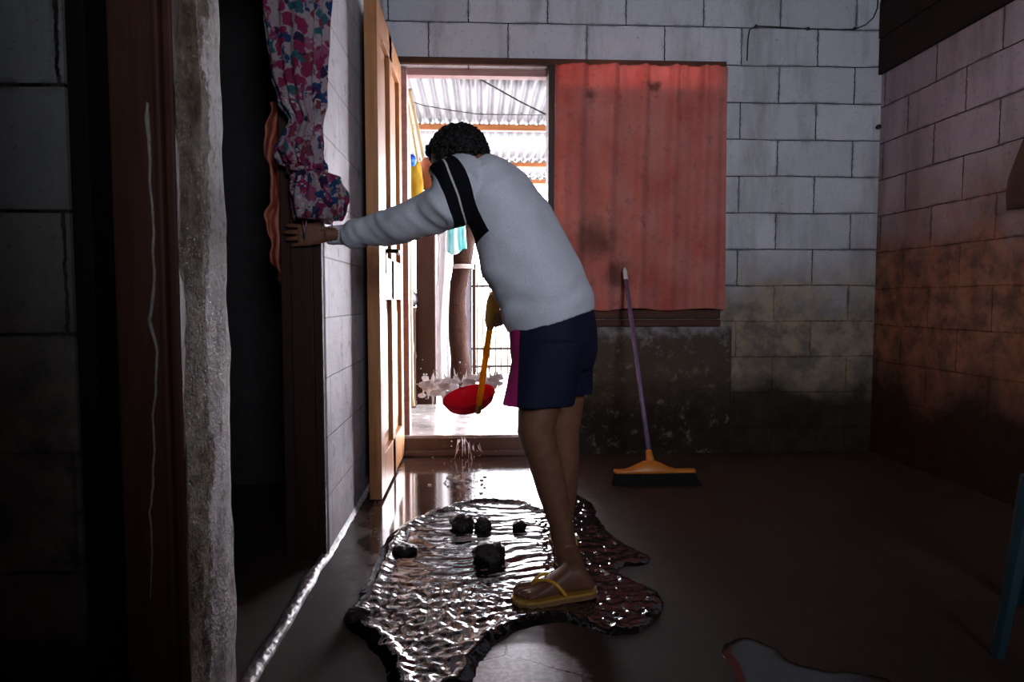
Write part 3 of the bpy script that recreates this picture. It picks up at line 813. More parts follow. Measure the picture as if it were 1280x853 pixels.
rings = [[(px_+r*cos(2*pi*i/32), YK+.12+r*sin(2*pi*i/32), pz+z) for i in range(32)] for r, z in ((.03, 0), (.062, .006), (.078, .05), (.07, .10), (.05, .125), (.056, .135), (.05, .134), (.045, .12))]
o = MB().loft(rings).build('cooking_pot', M['pot'], None, True); tag(o, 'dark round pot standing on the low wooden rack', 'pot')
# dark board wall at left of the yard, behind rack
M['yard_board'] = wood('weathered_dark_boards', (.06, .028, .018), (.13, .065, .04), .7, 2, 8)
b = MB()
for k in range(9):
    x0_ = -1.75+.0; y0_ = D+.2+k*.36
    b.box(-.92, -.90, y0_, y0_+.352, STEP-.03, 1.75+.05*random.random(), .003)
struct(b.build('wall_yard_left', M['yard_board']))
# slack cable under the roof
cab = MB().tube([P(575, 85, 4.45), P(600, 99, 4.45), P(625, 113, 4.45), P(650, 127, 4.45), P(690, 147, 4.45), P(760, 175, 4.45)], .005, 6).build('slack_cable', M['black_rubber'], None, True)
tag(cab, 'black slack cable crossing under the corrugated roof', 'cable')
cab = MB().tube([P(495, 121, 5.0), P(530, 132, 5.0), P(570, 139, 5.0), P(600, 143, 5.0), P(690, 144, 5.0)], .0035, 6).build('sagging_wire', M['black_rubber'], None, True)
tag(cab, 'thin wire sagging in front of the nearest roof beam', 'cable')

# ================================================================= the person
t = NT('brown_skin'); n = t.noise(30, 4); n2 = t.noise(220, 3)
M['skin'] = t.fin(t.mix(t.rng(n, .35, .65), (.17, .072, .04), (.215, .095, .055)), .48, t.bump(n2, .15, .002), spec=.45)
t = NT('black_curly_hair'); n = t.noise(90, 4, .7)
M['hair'] = t.fin(t.mix(n, (.003, .0025, .0025), (.012, .010, .010)), .55, t.bump(n, .8, .006), spec=.3)
PE = thing('person', 'barefoot-legged person in grey sweatshirt bending to scoop out water', 'person', (PZ(700, 745).x, PZ(700, 745).y, 0))
PE['label'] = 'person in grey sweatshirt, navy shorts and flip-flops bending towards the doorway'

pel = P(692, 428, 2.06); neck_ = P(592, 209, 2.10)
L = Vector((-.47, -.88, 0)).normalized()          # towards the person's left
def hand(mb, W, f, p, right, curls, thumb, s=1.0, wr=.024):
    f = f.normalized(); p = (p-f*p.dot(f)).normalized()
    t_ = f.cross(p) if right else -f.cross(p)
    rings = []
    for d_, w_, h_, o_ in ((-.03, .022, .019, 0), (0, .026, .018, 0), (.03, .036, .017, .003), (.06, .040, .0155, .002), (.085, .039, .012, 0), (.094, .034, .007, 0)):
        c = W+f*d_*s+t_*o_*s
        rings.append([c+t_*(w_*s*cos(a))+p*(h_*s*sin(a)) for a in [2*pi*i/20 for i in range(20)]])
    mb.loft(rings)
    for i, (ln_, r_) in enumerate(((.070, .0080), (.078, .0084), (.072, .0080), (.055, .0070))):
        b0 = W+f*(.080-.004*abs(i-1.2))*s+t_*(.0295-.0195*i)*s
        ang = 0; pts = [b0]; q = b0
        sp = t_*(.10-.07*i)
        for ph, cu in zip((.44, .31, .25), curls):
            ang += radians(cu)
            q = q+(f*cos(ang)+p*sin(ang)+sp*cos(ang)).normalized()*ln_*ph*s; pts.append(q)
        mb.capsule(pts, [r_*s*k for k in (1.05, 1.0, .92, .80)], 12)
    b0 = W+f*.022*s+t_*.024*s+p*.004*s
    pts = [b0]; q = b0
    for (a, b_, c), ln_ in zip(thumb, (.040, .030, .024)):
        q = q+(f*a+t_*b_+p*c).normalized()*ln_*s; pts.append(q)
    mb.capsule(pts, [.013*s, .0105*s, .0092*s, .0078*s], 12)
    return t_

# --- key joints
SHL = neck_+L*.135+Vector((-.012, .005, -.055))
SHR = neck_-L*.135+Vector((.012, 0, -.06))
jy = pj-.042
HW = Vector((P(408, 294, jy-.022).x, jy-.0225, P(408, 294, jy).z))           # left wrist
EL = P(503, 279, 2.09)
# yellow handle axis
hA, hB = P(618, 371, 2.37), P(597.5, 513, 2.74)
ax = (hB-hA).normalized()
HC = hA+ax*.085
ER = P(668, 308, 2.35)
dA = (HC-ER).normalized(); fR = (dA-ax*dA.dot(ax)).normalized()
pR = ax.cross(fR)
WR = HC-fR*.080-pR*.026

b = MB()
# torso core under the clothes, neck
sp_pts = [pel+Vector((0, 0, -.02)), P(684, 385, 2.06), P(655, 325, 2.07), P(625, 262, 2.085), P(604, 226, 2.095)]
def tors(pts, ab, n=40, L=L, pw=2.4):
    rings = []
    for i, c in enumerate(pts):
        tn = (pts[min(i+1, len(pts)-1)]-pts[max(i-1, 0)]).normalized()
        l = (L-tn*L.dot(tn)).normalized(); d_ = tn.cross(l)
        a, bb = ab[i]
        ring = []
        for k in range(n):
            q = 2*pi*k/n; cx, sx = cos(q), sin(q)
            ring.append(c+l*(a*math.copysign(abs(cx)**(2/pw), cx))+d_*(bb*math.copysign(abs(sx)**(2/pw), sx)))
        rings.append(ring)
    return rings
b.loft(tors(sp_pts, [(.12, .09), (.12, .09), (.125, .095), (.13, .09), (.09, .06)]))
HC0 = P(573, 203, 2.14)          # head centre
b.tube([P(606, 232, 2.09), neck_+Vector((0, 0, .0)), HC0+Vector((.02, -.01, -.01))], [.055, .048, .045], 20)
# head
g = Vector((-.62, .64, -.46)).normalized()
hl = Vector((0, 0, 1)).cross(g).normalized()      # person's left
hu = g.cross(hl).normalized()
RH = Matrix((hl, g, hu)).transposed()             # local x=left, y=front, z=up
def hp(x, y, z): return HC0 + hl*x + g*y + hu*z
b.ball(HC0+hu*.012, .1, 4, (.074, .092, .088), None) if False else None
def hball(mb, x, y, z, rx, ry, rz, sub=3):
    mb.ball(hp(x, y, z), 1.0, sub, (rx, ry, rz), RH)
hball(b, 0, -.004, .022, .074, .090, .078, 4)      # cranium
hball(b, 0, .030, -.035, .058, .056, .070, 4)      # face
hball(b, 0, .050, -.088, .030, .030, .024)         # chin
hball(b, 0, .062, .012, .052, .024, .018)          # brow
for s_ in (1, -1):
    hball(b, s_*.034, .058, -.028, .022, .022, .018)   # cheekbones
    hball(b, s_*.071, -.004, -.014, .009, .017, .030)  # ears
    hball(b, s_*.012, .086, -.040, .009, .010, .008)   # nostrils
b.capsule([hp(0, .080, .004), hp(0, .092, -.020), hp(0, .098, -.036)], [.008, .010, .012], 10)
b.capsule([hp(-.022, .074, -.062), hp(0, .083, -.060), hp(.022, .074, -.062)], [.005, .0065, .005], 8)
b.capsule([hp(-.019, .073, -.071), hp(0, .081, -.072), hp(.019, .073, -.071)], [.005, .007, .005], 8)
# left arm, hand on the jamb
b.tube([SHL+Vector((.03, .02, -.02)), P(562, 256, 2.0), P(535, 267, 2.05), EL, P(470, 287, 2.16), P(437, 293.5, 2.222), HW], [.045, .042, .038, .034, .030, .024, .022], 16)
hand(b, HW, Vector((-1, 0, -.03)), Vector((0, 1, 0)), False, (8, 14, 22), ((.35, .9, .1), (.65, .75, .1), (.8, .5, .15)), .93)
# right arm, fist around the handle
b.tube([SHR, ER, WR], [.045, .036, .024], 16)
hand(b, WR, fR, pR, True, (62, 80, 62), ((.55, .55, .65), (.3, .35, .9), (-.35, .15, .9)), .95)
# legs
def leg(pts, rad): b.tube(pts, rad, 24)
HLn, HRn = PZ(741, 738, .02), None
ankL = P(708, 688, 1.985)
leg([P(692, 430, 2.0), P(676, 490, 1.98), P(670, 540, 1.975), P(681, 577, 1.98), P(690.5, 614, 1.985), P(700.5, 652, 1.985), P(705.5, 678, 1.985), P(710, 703, 1.99)],
    [.085, .066, .055, .0485, .045, .036, .034, .036])
ankR = P(703, 668, 2.21)
leg([P(708, 430, 2.16), P(706, 490, 2.17), P(704, 540, 2.17), P(706, 577, 2.175), P(705, 612, 2.19), P(703, 650, 2.205), P(702, 676, 2.21)],
    [.085, .066, .052, .046, .043, .034, .035])
sandals = []
def foot(heel, toe, ank, left):
    d_ = Vector((toe.x-heel.x, toe.y-heel.y, 0)); Lf = d_.length; d_.normalize(); s_ = Vector((-d_.y, d_.x, 0))
    side = s_ if left else -s_           # towards the outer side
    z0 = heel.z
    up = Vector((0, 0, 1))
    tilt = lambda f: heel.z+(toe.z-heel.z)*f
    rings = []
    for f, w, h in ((.0, .012, .020), (.02, .022, .034), (.08, .029, .050), (.2, .031, .078), (.34, .031, .080), (.5, .034, .056), (.64, .039, .040), (.74, .041, .031), (.80, .038, .022)):
        c = heel+d_*(Lf*f); zb_ = tilt(f)+.001
        ring = []
        for k in range(24):
            q = 2*pi*k/24; cx, sx = cos(q), sin(q)
            hh = h*.5
            ring.append(Vector((c.x, c.y, zb_))+s_*(w*math.copysign(abs(cx)**.8, cx))+up*(hh+hh*math.copysign(abs(sx)**(.8 if sx > 0 else .55), sx)))
        rings.append(ring)
    b.loft(rings)
    for i, (off, r, f1) in enumerate(((-.030, .0118, .97), (-.0105, .0085, 1.0), (.0055, .0082, .965), (.0195, .0078, .915), (.032, .0075, .855))):
        p0 = heel+d_*(Lf*.72)+side*off*.95; p1 = heel+d_*(Lf*(f1-.06))+side*off*1.02; p2 = heel+d_*(Lf*f1)+side*off
        b.capsule([Vector((p0.x, p0.y, tilt(.72)+r+.006)), Vector((p1.x, p1.y, tilt(f1)+r+.006)), Vector((p2.x, p2.y, tilt(f1)+r))], [r*1.05, r, r*.85], 12)
    b.tube([ank, heel+d_*(Lf*.22)+up*.045], [.036, .031], 16)
    return d_, s_, Lf, tilt
hL, tL = PZ(741, 735, .030), PZ(645, 748, .020)
fL = foot(hL, tL, ankL, True)
hR_ = Vector((ankR.x+.015, ankR.y-.035, .02)); tR_ = hR_+Vector((.0, .215, 0))
fRt = foot(hR_, tR_, ankR, False)
body = b.build('body', M['skin'], PE, True)
mods(body, ('REMESH', dict(mode='VOXEL', voxel_size=.003, use_smooth_shade=True)), ('SMOOTH', dict(factor=.5, iterations=3)))
shade(body)

# eyes
M['eye_white'] = simple('eye_white', (.6, .55, .5), .25, .05); M['iris'] = simple('dark_iris', (.02, .01, .008), .2)
for s_ in (1, -1):
    b = MB(); hball(b, s_*.030, .0745, -.006, .0125, .010, .010)
    e = b.build('eye', M['eye_white'], body, True)
    b = MB(); hball(b, s_*.030, .0825, -.007, .0055, .003, .0055)
    b.build('iris', M['iris'], body, True)
    b = MB(); b.capsule([hp(s_*.014, .086, .014), hp(s_*.032, .083, .019), hp(s_*.050, .068, .013)], [.003, .004, .002], 8); b.build('eyebrow', M['hair'], body, True)

# hair: thick short curls
b = MB(); b.ball((0, 0, 0), 1.0, 5)
kill = []
for v in b.b.verts:
    d_ = v.co.normalized()
    x, y, z = d_.x, d_.y, d_.z
    lim = .30 if y > -.1 else -.52+.0
    face = y > .15 and z < .42+.25*(1-y)
    low_ = z < -.50 and y <= .15
    if face or low_ or (abs(x) > .8 and z < -.28): kill.append(v)
    k = noise.noise(d_*5)*.012+noise.noise(d_*13+Vector((5, 5, 5)))*.008+noise.noise(d_*28)*.004
    v.co = HC0+hu*.016+hl*(x*(.079+k))+g*(y*(.094+k))+hu*(z*(.088+k))-g*.004
bmesh.ops.delete(b.b, geom=kill, context='VERTS')
rim = [v.co.copy() for v in b.b.verts]
for i in range(420):                                # single curls break up the outline
    c = random.choice(rim); o_ = (c-HC0).normalized()
    t1 = o_.orthogonal().normalized(); t2 = o_.cross(t1); r = random.uniform(.006, .011); a0 = random.random()*6.28
    b.tube([c-o_*.003+t1*(r*cos(a0+a))+t2*(r*sin(a0+a))+o_*(.0022*k) for k, a in enumerate([.8*j for j in range(7)])], [.0024]*6+[.001], 5)
hair = b.build('hair', M['hair'], PE, True, normals=False)
mods(hair, ('SOLIDIFY', dict(thickness=.008, offset=-1))); shade(hair)

# --- sweatshirt
b = MB()
st_pts = [P(692, 402, 2.06), P(688, 388, 2.06), P(678, 362, 2.062), P(658, 322, 2.07), P(643, 280, 2.08), P(622, 244, 2.09), P(604, 222, 2.095), P(595, 211, 2.10)]
b.loft(tors(st_pts, [(.155, .125), (.158, .130), (.165, .132), (.166, .128), (.160, .112), (.152, .098), (.115, .080), (.066, .062)]))
b.tube([neck_+L*.05+Vector((0, 0, -.035)), SHL+Vector((.02, .01, -.012)), P(562, 256, 2.0), P(535, 267, 2.05), EL, P(470, 287, 2.16), P(446, 292, 2.205), P(437, 293.5, 2.222), P(432, 294, 2.228), P(411, 294.5, 2.245)],
       [.07, .084, .076, .066, .059, .051, .045, .040, .033, .032], 28)
b.tube([neck_-L*.05+Vector((0, 0, -.035)), SHR+Vector((-.01, -.01, -.012)), ER+(SHR-ER)*.45, ER, ER+(WR-ER)*.45, ER+(WR-ER)*.62, ER+(WR-ER)*.70],
       [.07, .082, .070, .062, .052, .046, .036], 28)
sw = b.build('sweatshirt', M['skin'], PE, True)
mods(sw, ('REMESH', dict(mode='VOXEL', voxel_size=.0055, use_smooth_shade=True)), ('SMOOTH', dict(factor=.5, iterations=8)))
me = sw.data
elbow = EL; arm_t = (HW-SHL).normalized()
sp_t = (neck_-pel).normalized()
hip_p = st_pts[0]
arms = P(598, 285, 1.97)
for v in me.vertices:
    c = v.co; n = v.normal
    k = .006*noise.noise(Vector((c.x*7, c.y*7, c.z*13)))
    # gathers at the inner elbow, along the forearm, and across the side from the armpit
    da = (c-elbow).dot(arm_t); onarm = c.x < P(560, 260, 2).x
    if onarm:
        k += .0055*noise.noise(Vector((da*9+c.z*12, c.z*10, c.y*10)))+.0004*sin(da*60+9*noise.noise(c*8))*exp(-(da/.12)**2)
        dc = (c-HW).dot(-arm_t)
        k += .006*noise.noise(Vector((dc*26+c.z*14, c.z*12, c.y*12+4)))+.0012*sin(dc*95+9*noise.noise(c*10))*exp(-((dc-.10)/.05)**2)
        if dc < .055: k = .0012*sin(math.atan2(c.z-HW.z, c.y-HW.y)*46)
    else:
        dd = (c-arms).length
        w_ = Vector((c.x*4+c.z*9, c.y*4, c.z*5-c.x*10))
        k += .008*noise.noise(w_*1.7)*exp(-(dd/.28)**2)
        hz_ = (c-hip_p).dot(sp_t)
        k += .006*sin(hz_*62+5*noise.noise(c*6))*exp(-((hz_-.07)/.06)**2)*(.6+.6*noise.noise(c*5))
    v.co = c+n*k
# fabric with a black raglan band and a white line, fixed to the garment
pA, pB = P(563, 213, 2.0), P(595, 282, 1.96)
bd = (pB-pA).normalized(); vw = (pA-EYE).normalized()
nb_ = bd.cross(Vector((-.15, .98, -.12))).normalized()
if nb_.x > 0: nb_ = -nb_
mid = P(574, 247, 1.95)
t = NT('grey_marl_fleece')
geo_v = t.co
dot = t.node('ShaderNodeVectorMath', {0: geo_v, 1: tuple(nb_)}, operation='DOT_PRODUCT').outputs[1]
dist = t.math('SUBTRACT', dot, nb_.dot(mid))
dist = t.math('ADD', dist, t.math('MULTIPLY', t.math('SUBTRACT', t.noise(6, 2), .5), .012))
n = t.noise(260, 3, .7); n2 = t.noise(5, 4)
grey = t.mix(t.rng(n, .35, .65), (.58, .59, .65), (.72, .73, .79))
grey = t.mix(t.rng(n2, .5, .7, 0, .35), grey, (.54, .55, .61))
side = t.rng(t.node('ShaderNodeVectorMath', {0: geo_v, 1: tuple(L)}, operation='DOT_PRODUCT').outputs[1], L.dot(neck_)+.002, L.dot(neck_)+.004)
band = t.math('MULTIPLY', t.math('LESS_THAN', t.math('ABSOLUTE', dist), .040), side)
line = t.math('MULTIPLY', t.math('LESS_THAN', t.math('ABSOLUTE', t.math('ADD', dist, -.004)), .0028), side)
# the band ends at the armpit
along = t.node('ShaderNodeVectorMath', {0: geo_v, 1: tuple(bd)}, operation='DOT_PRODUCT').outputs[1]
stop = t.math('LESS_THAN', along, bd.dot(P(602, 296, 1.96)))
band = t.math('MULTIPLY', band, stop); line = t.math('MULTIPLY', line, stop)
col = t.mix(band, grey, (.006, .006, .008))
col = t.mix(line, col, (.55, .53, .52))
M['fleece'] = t.fin(col, .9, t.bump(n, .35, .003), spec=.12)
me.materials.clear(); me.materials.append(M['fleece']); shade(sw)

# --- shorts
b = MB()
b.loft(tors([P(690, 392, 2.06), P(692, 415, 2.06), P(693, 440, 2.06), P(692, 458, 2.06)], [(.150, .118), (.155, .122), (.155, .122), (.150, .112)]))
hemz = P(680, 506, 2.0).z
def sleg_(top, bot, r0, r1, r2):
    rings = []
    for k in range(9):
        f = k/8; c = top.lerp(bot, f)
        a = r0+(r1-r0)*f; bb = r0+(r2-r0)*f
        rings.append([Vector((c.x+a*cos(q)*(1+.03*sin(5*q+3*f)*f), c.y+bb*sin(q), c.z)) for q in [2*pi*i/32 for i in range(32)]])
    b.loft(rings)
sleg_(P(690, 425, 2.0), Vector((P(672, 506, 1.98).x, 1.985, hemz)), .108, .106, .095)
sleg_(P(698, 425, 2.12), Vector((P(698, 503, 2.13).x, 2.15, hemz+.01)), .108, .108, .10)
sh = b.build('shorts', M['skin'], PE, True)
mods(sh, ('REMESH', dict(mode='VOXEL', voxel_size=.0055, use_smooth_shade=True)), ('SMOOTH', dict(factor=.5, iterations=5)))
me = sh.data
for v in me.vertices:
    c = v.co; f = max(0, min(1, (pel.z-c.z)/.25))
    k = (.004+.006*f)*noise.noise(Vector((c.x*12, c.y*12, c.z*2.5)))+.005*f*sin(math.atan2(c.y-2.05, c.x-.19)*7+c.z*4)
    v.co = c+v.normal*k
bm2 = bmesh.new(); bm2.from_mesh(me)
bmesh.ops.delete(bm2, geom=[f for f in bm2.faces if f.calc_center_median().z < hemz+.016 and f.normal.z < -.55], context='FACES')
bm2.to_mesh(me); bm2.free()
t = NT('navy_shorts_cloth')
fwd = Vector((-.94, .34, 0)).normalized()
q0 = P(649, 450, 1.93)
dd = t.node('ShaderNodeVectorMath', {0: t.co, 1: (-1, 0.10, 0.03)}, operation='DOT_PRODUCT').outputs[1]
pan = t.math('GREATER_THAN', dd, Vector((-1, .10, .03)).dot(q0))
pip = t.math('LESS_THAN', t.math('ABSOLUTE', t.math('SUBTRACT', dd, Vector((-1, .10, .03)).dot(q0))), .0018)
n = t.noise(300, 2)
col = t.mix(pan, (.010, .012, .034), (.50, .022, .18)); col = t.mix(pip, col, (.02, .01, .02))
M['shorts'] = t.fin(col, .75, t.bump(n, .2, .002), spec=.2)
me.materials.clear(); me.materials.append(M['shorts'])
mods(sh, ('SOLIDIFY', dict(thickness=.003, offset=-1))); shade(sh)

# --- flip-flops
M['sole'] = simple('yellow_foam', (.62, .33, .06), .6, .15, 30, .2); M['strap'] = simple('yellow_rubber', (.75, .40, .04), .4, .1)
M['under'] = simple('worn_rubber', (.28, .14, .06), .6)
def flip(info, heel, left):
    d_, s_, Lf, tilt = info
    side = s_ if left else -s_
    out = []
    for f, wo, wi in ((-.04, .004, .004), (-.03, .018, .018), (.03, .031, .031), (.18, .036, .034), (.38, .036, .031), (.58, .043, .037), (.76, .048, .044), (.9, .043, .045), (1.0, .030, .038), (1.05, .010, .014)):
        out.append((f, wo, wi))
    top = [heel+d_*(Lf*f)+side*wo for f, wo, wi in out]+[heel+d_*(Lf*f)-side*wi for f, wo, wi in reversed(out)]
    fs = [f for f, _, _ in out]+[f for f, _, _ in reversed(out)]
    def ring(dz, sc=1.0):
        return [Vector((p.x, p.y, tilt(f)+dz)) for p, f in zip(top, fs)]
    b = MB().loft([ring(.0015), ring(-.005)]); o = b.build('flip_flop', M['sole'], PE)
    b = MB().loft([ring(-.0052), ring(-.0185 if left else -.019)]); b.build('outsole', M['under'], o)
    toe_p = heel+d_*(Lf*.82)-side*.020; toe_p.z = tilt(.82)+.004
    for sd in (1, -1):
        a0 = heel+d_*(Lf*.40)+side*(.040 if sd > 0 else -.036); a0.z = tilt(.4)+.004
        m1 = heel+d_*(Lf*.52)+side*(.034 if sd > 0 else -.036); m1.z = tilt(.5)+.040
        m2 = heel+d_*(Lf*.64)+side*(.008 if sd > 0 else -.030); m2.z = tilt(.64)+.047
        m3 = heel+d_*(Lf*.75)+side*(-.014 if sd > 0 else -.022); m3.z = tilt(.75)+.036
        pts = []
        cps = [a0, m1, m2, m3, toe_p]
        for i in range(4):
            for k in range(5): pts.append(cps[i].lerp(cps[i+1], k/5))
        pts.append(toe_p)
        for _ in range(3): pts = [pts[0]]+[(pts[i-1]+pts[i]*2+pts[i+1])/4 for i in range(1, len(pts)-1)]+[pts[-1]]
        b = MB().tube(pts, [.0055]*10+[.005]*6+[.004]*(len(pts)-16), 8); b.build('strap', M['strap'], o, True)
flip(fL, hL, True); flip(fRt, hR_, False)

# ================================================================= the scoop in the right hand
M['yellow_plastic'] = cloth_mat('yellow_plastic', lambda t: (t.mix(t.noise(20), (.80, .42, .01), (.88, .50, .015)), t.bump(t.noise(60), .05, .002)), .7, .35)
M['ochre'] = simple('ochre_grip', (.55, .31, .03), .45, .15, 30, .1)
M['red_plastic'] = cloth_mat('red_plastic', lambda t: (t.mix(t.noise(12), (.78, .012, .04), (.88, .02, .06)), t.bump(t.noise(60), .05, .002)), .4, .3)
sc_ = thing('scoop', 'red plastic water scoop with yellow handle held in the right hand', 'scoop', tuple(hB))
MB().tube([hA+ax*.02, hB], [.0115, .0125], 14).build('handle', M['yellow_plastic'], sc_, True)
MB().capsule([hA+ax*.0, hA+ax*.03, hA+ax*.11, hA+ax*.135], [.021, .026, .024, .016], 16).build('grip', M['ochre'], sc_, True)
bc = P(586, 496, 2.80); R = 32.5*2.80/FPX
nrm_ = Vector((-.22, -.28, .93)).normalized()
e1 = Vector((1, 0, .24)); e1 = (e1-nrm_*e1.dot(nrm_)).normalized(); e2 = nrm_.cross(e1)
rings = []
prof = [(.20, -.052), (.42, -.050), (.66, -.043), (.85, -.028), (.96, -.008), (1.0, .004), (1.05, .006), (1.05, .001), (1.0, -.010), (.9, -.031), (.70, -.047), (.45, -.054), (.20, -.056)]
for rr_, z_ in prof:
    rings.append([bc+nrm_*z_+e1*(R*rr_*cos(a))+e2*(R*.9*rr_*sin(a)) for a in [2*pi*i/48 for i in range(48)]])
MB().loft(rings).build('bowl', M['red_plastic'], sc_, True)
MB().capsule([hB-ax*.03, hB+ax*.004], [.016, .015], 12).tube([hB-ax*.01, hB-ax*.01+(bc-hB)*.45-nrm_*.02], [.013, .012], 10).build('socket', M['ochre'], sc_, True)

# ================================================================= water
t = NT('splash_water'); n = t.noise(60, 3)
t.fin((.92, .92, .95), .12, t.bump(n, .4, .004), spec=.6)
t.set(t.p.inputs['Transmission Weight'], .3); t.set(t.p.inputs['IOR'], 1.33)
M['splash'] = cloth_mat('foaming_water', lambda t: ((.93, .93, .96), t.bump(t.noise(60, 3), .4, .004)), .85, .15)
b = MB(); rnd = random.Random(3)
YS = 3.25
for i in range(70):
    f = rnd.random(); px = 527+100*f; py = 484-6*f+rnd.gauss(0, 5.5)
    b.ball(P(px, py, YS+rnd.uniform(-.10, .10)), rnd.uniform(.010, .026), 2, (1.3, 1, .8))
for i in range(46):
    f = rnd.random(); px = 530+95*f; q = P(px, 482-6*f, YS+rnd.uniform(-.08, .08))
    dv = Vector((rnd.uniform(-.03, .02), rnd.uniform(-.02, .02), rnd.uniform(.02, .09)*(1 if rnd.random() < .8 else -1)))
    b.tube([q, q+dv*.5, q+dv], [.010, .006, .002], 6)
for px, y0_, y1_ in ((541, 490, 512), (535, 488, 500), (553, 492, 506), (548, 490, 499)):
    b.tube([P(px, y0_, YS), P(px+.5, (y0_+y1_)/2, YS), P(px, y1_, YS)], [.010, .006, .003], 6)
sp = b.build('water_splash', M['splash'], None, True)
mods(sp, ('REMESH', dict(mode='VOXEL', voxel_size=.005, use_smooth_shade=True)), ('SMOOTH', dict(factor=.5, iterations=2)))
bm2 = bmesh.new(); bm2.from_mesh(sp.data)
for i in range(60):
    px = 520+115*rnd.random(); py = 478+rnd.gauss(0, 14)
    bmesh.ops.create_icosphere(bm2, subdivisions=1, radius=rnd.uniform(.0025, .006), matrix=Matrix.Translation(P(px, py, YS+rnd.uniform(-.1, .1))))
bm2.to_mesh(sp.data); bm2.free(); shade(sp)
tag(sp, 'white splash of water thrown out through the doorway above the red scoop', 'water', kind='stuff')
b = MB(); YD = D-.07
for i in range(30):
    px = 581+rnd.gauss(0, 8); y0_ = 545+rnd.random()**1.3*42; y1_ = min(604, y0_+rnd.uniform(5, 20)); dx = rnd.gauss(0, 1.5)+(px-581)*.25
    yy = YD-rnd.uniform(0, .16); rr_ = rnd.uniform(.0012, .0042)
    b.tube([P(px, y0_, YD), P(px+dx*.3, (y0_+y1_)/2, (YD+yy)/2), P(px+dx, y1_, yy)], [rr_*.3, rr_*1.1, rr_*.5], 6)
for i in range(80):
    a = rnd.uniform(0, pi); r = abs(rnd.gauss(0, 26))
    b.ball(P(582+cos(a)*r*1.3, 596-sin(a)*r, YD-rnd.uniform(.02, .22)), rnd.uniform(.0015, .0042), 1)
for i in range(40):
    px = 580+rnd.gauss(0, 14); q = PZ(px, 600+rnd.gauss(0, 7), .003); b.ball(q, rnd.uniform(.003, .010), 2, (1.4, 1.2, .5))
fw = b.build('falling_water', M['splash'], None, True)
tag(fw, 'thin streams of water falling over the doorstep and splashing on the floor', 'water', kind='stuff')

import numpy as np
def smooth_closed(pts, n=10):
    out = []; m = len(pts)
    for i in range(m):
        p0, p1, p2, p3 = (np.array(pts[(i+k-1) % m], float) for k in range(4))
        for j in range(n):
            t_ = j/n
            out.append(.5*((2*p1)+(-p0+p2)*t_+(2*p0-5*p1+4*p2-p3)*t_**2+(-p0+3*p1-3*p2+p3)*t_**3))
    return np.array(out)
def inside_dist(X, Y, poly):
    ins = np.zeros(X.shape, bool); dmin = np.full(X.shape, 1e9)
    n = len(poly)
    for i in range(n):
        x1, y1 = poly[i]; x2, y2 = poly[(i+1) % n]
        c = ((y1 > Y) != (y2 > Y)) & (X < (x2-x1)*(Y-y1)/(y2-y1+1e-12)+x1)
        ins ^= c
        vx, vy = x2-x1, y2-y1; L2 = vx*vx+vy*vy+1e-12
        t_ = np.clip(((X-x1)*vx+(Y-y1)*vy)/L2, 0, 1)
        dmin = np.minimum(dmin, np.hypot(X-x1-t_*vx, Y-y1-t_*vy))
    return np.where(ins, dmin, -dmin)
def puddle(name, outline, res, hfun, mat, label):
    w = [PZ(*q) for q in outline]; poly = smooth_closed([(p.x, p.y) for p in w])
    for k in range(len(poly)):
        poly[k] += .012*np.array([noise.noise(Vector((poly[k][0]*16, poly[k][1]*16, 1))), noise.noise(Vector((poly[k][0]*16, poly[k][1]*16, 9)))])
    x0, y0_ = poly.min(0)-res; x1, y1_ = poly.max(0)+res
    xs = np.arange(x0, x1, res); ys = np.arange(y0_, y1_, res)
    X, Y = np.meshgrid(xs, ys, indexing='ij'); Dm = inside_dist(X, Y, poly)
    idx = -np.ones(X.shape, int); verts = []; faces = []
    for i, j in np.argwhere(Dm > -res*1.5):
        idx[i, j] = len(verts); verts.append((X[i, j], Y[i, j], hfun(X[i, j], Y[i, j], Dm[i, j])))
    for i in range(X.shape[0]-1):
        for j in range(X.shape[1]-1):
            q = (idx[i, j], idx[i+1, j], idx[i+1, j+1], idx[i, j+1])
            if min(q) >= 0: faces.append(q)
    me = bpy.data.meshes.new(name); me.from_pydata(verts, [], faces); me.update()
    o = obj(name, me, mat, None, True); tag(o, label, 'puddle'); return o
t = NT('muddy_water'); n = t.noise(5, 4)
M['mud_water'] = t.fin(t.mix(t.rng(n, .35, .65), (.005, .004, .005), (.016, .010, .010)), .055, t.bump(t.noise(120, 3, .6), .12, .003), spec=.5, IOR=1.85)
PUD = [(474, 692), (488, 668), (520, 648), (560, 633), (610, 625), (655, 629), (688, 637), (712, 618), (738, 628), (752, 655), (775, 676), (803, 690), (812, 704), (775, 713), (795, 728), (822, 742), (828, 765), (803, 790), (760, 795), (725, 783), (690, 780), (645, 792), (604, 822), (580, 862), (500, 885), (478, 830), (455, 803), (430, 780), (436, 762), (452, 745), (460, 718)]
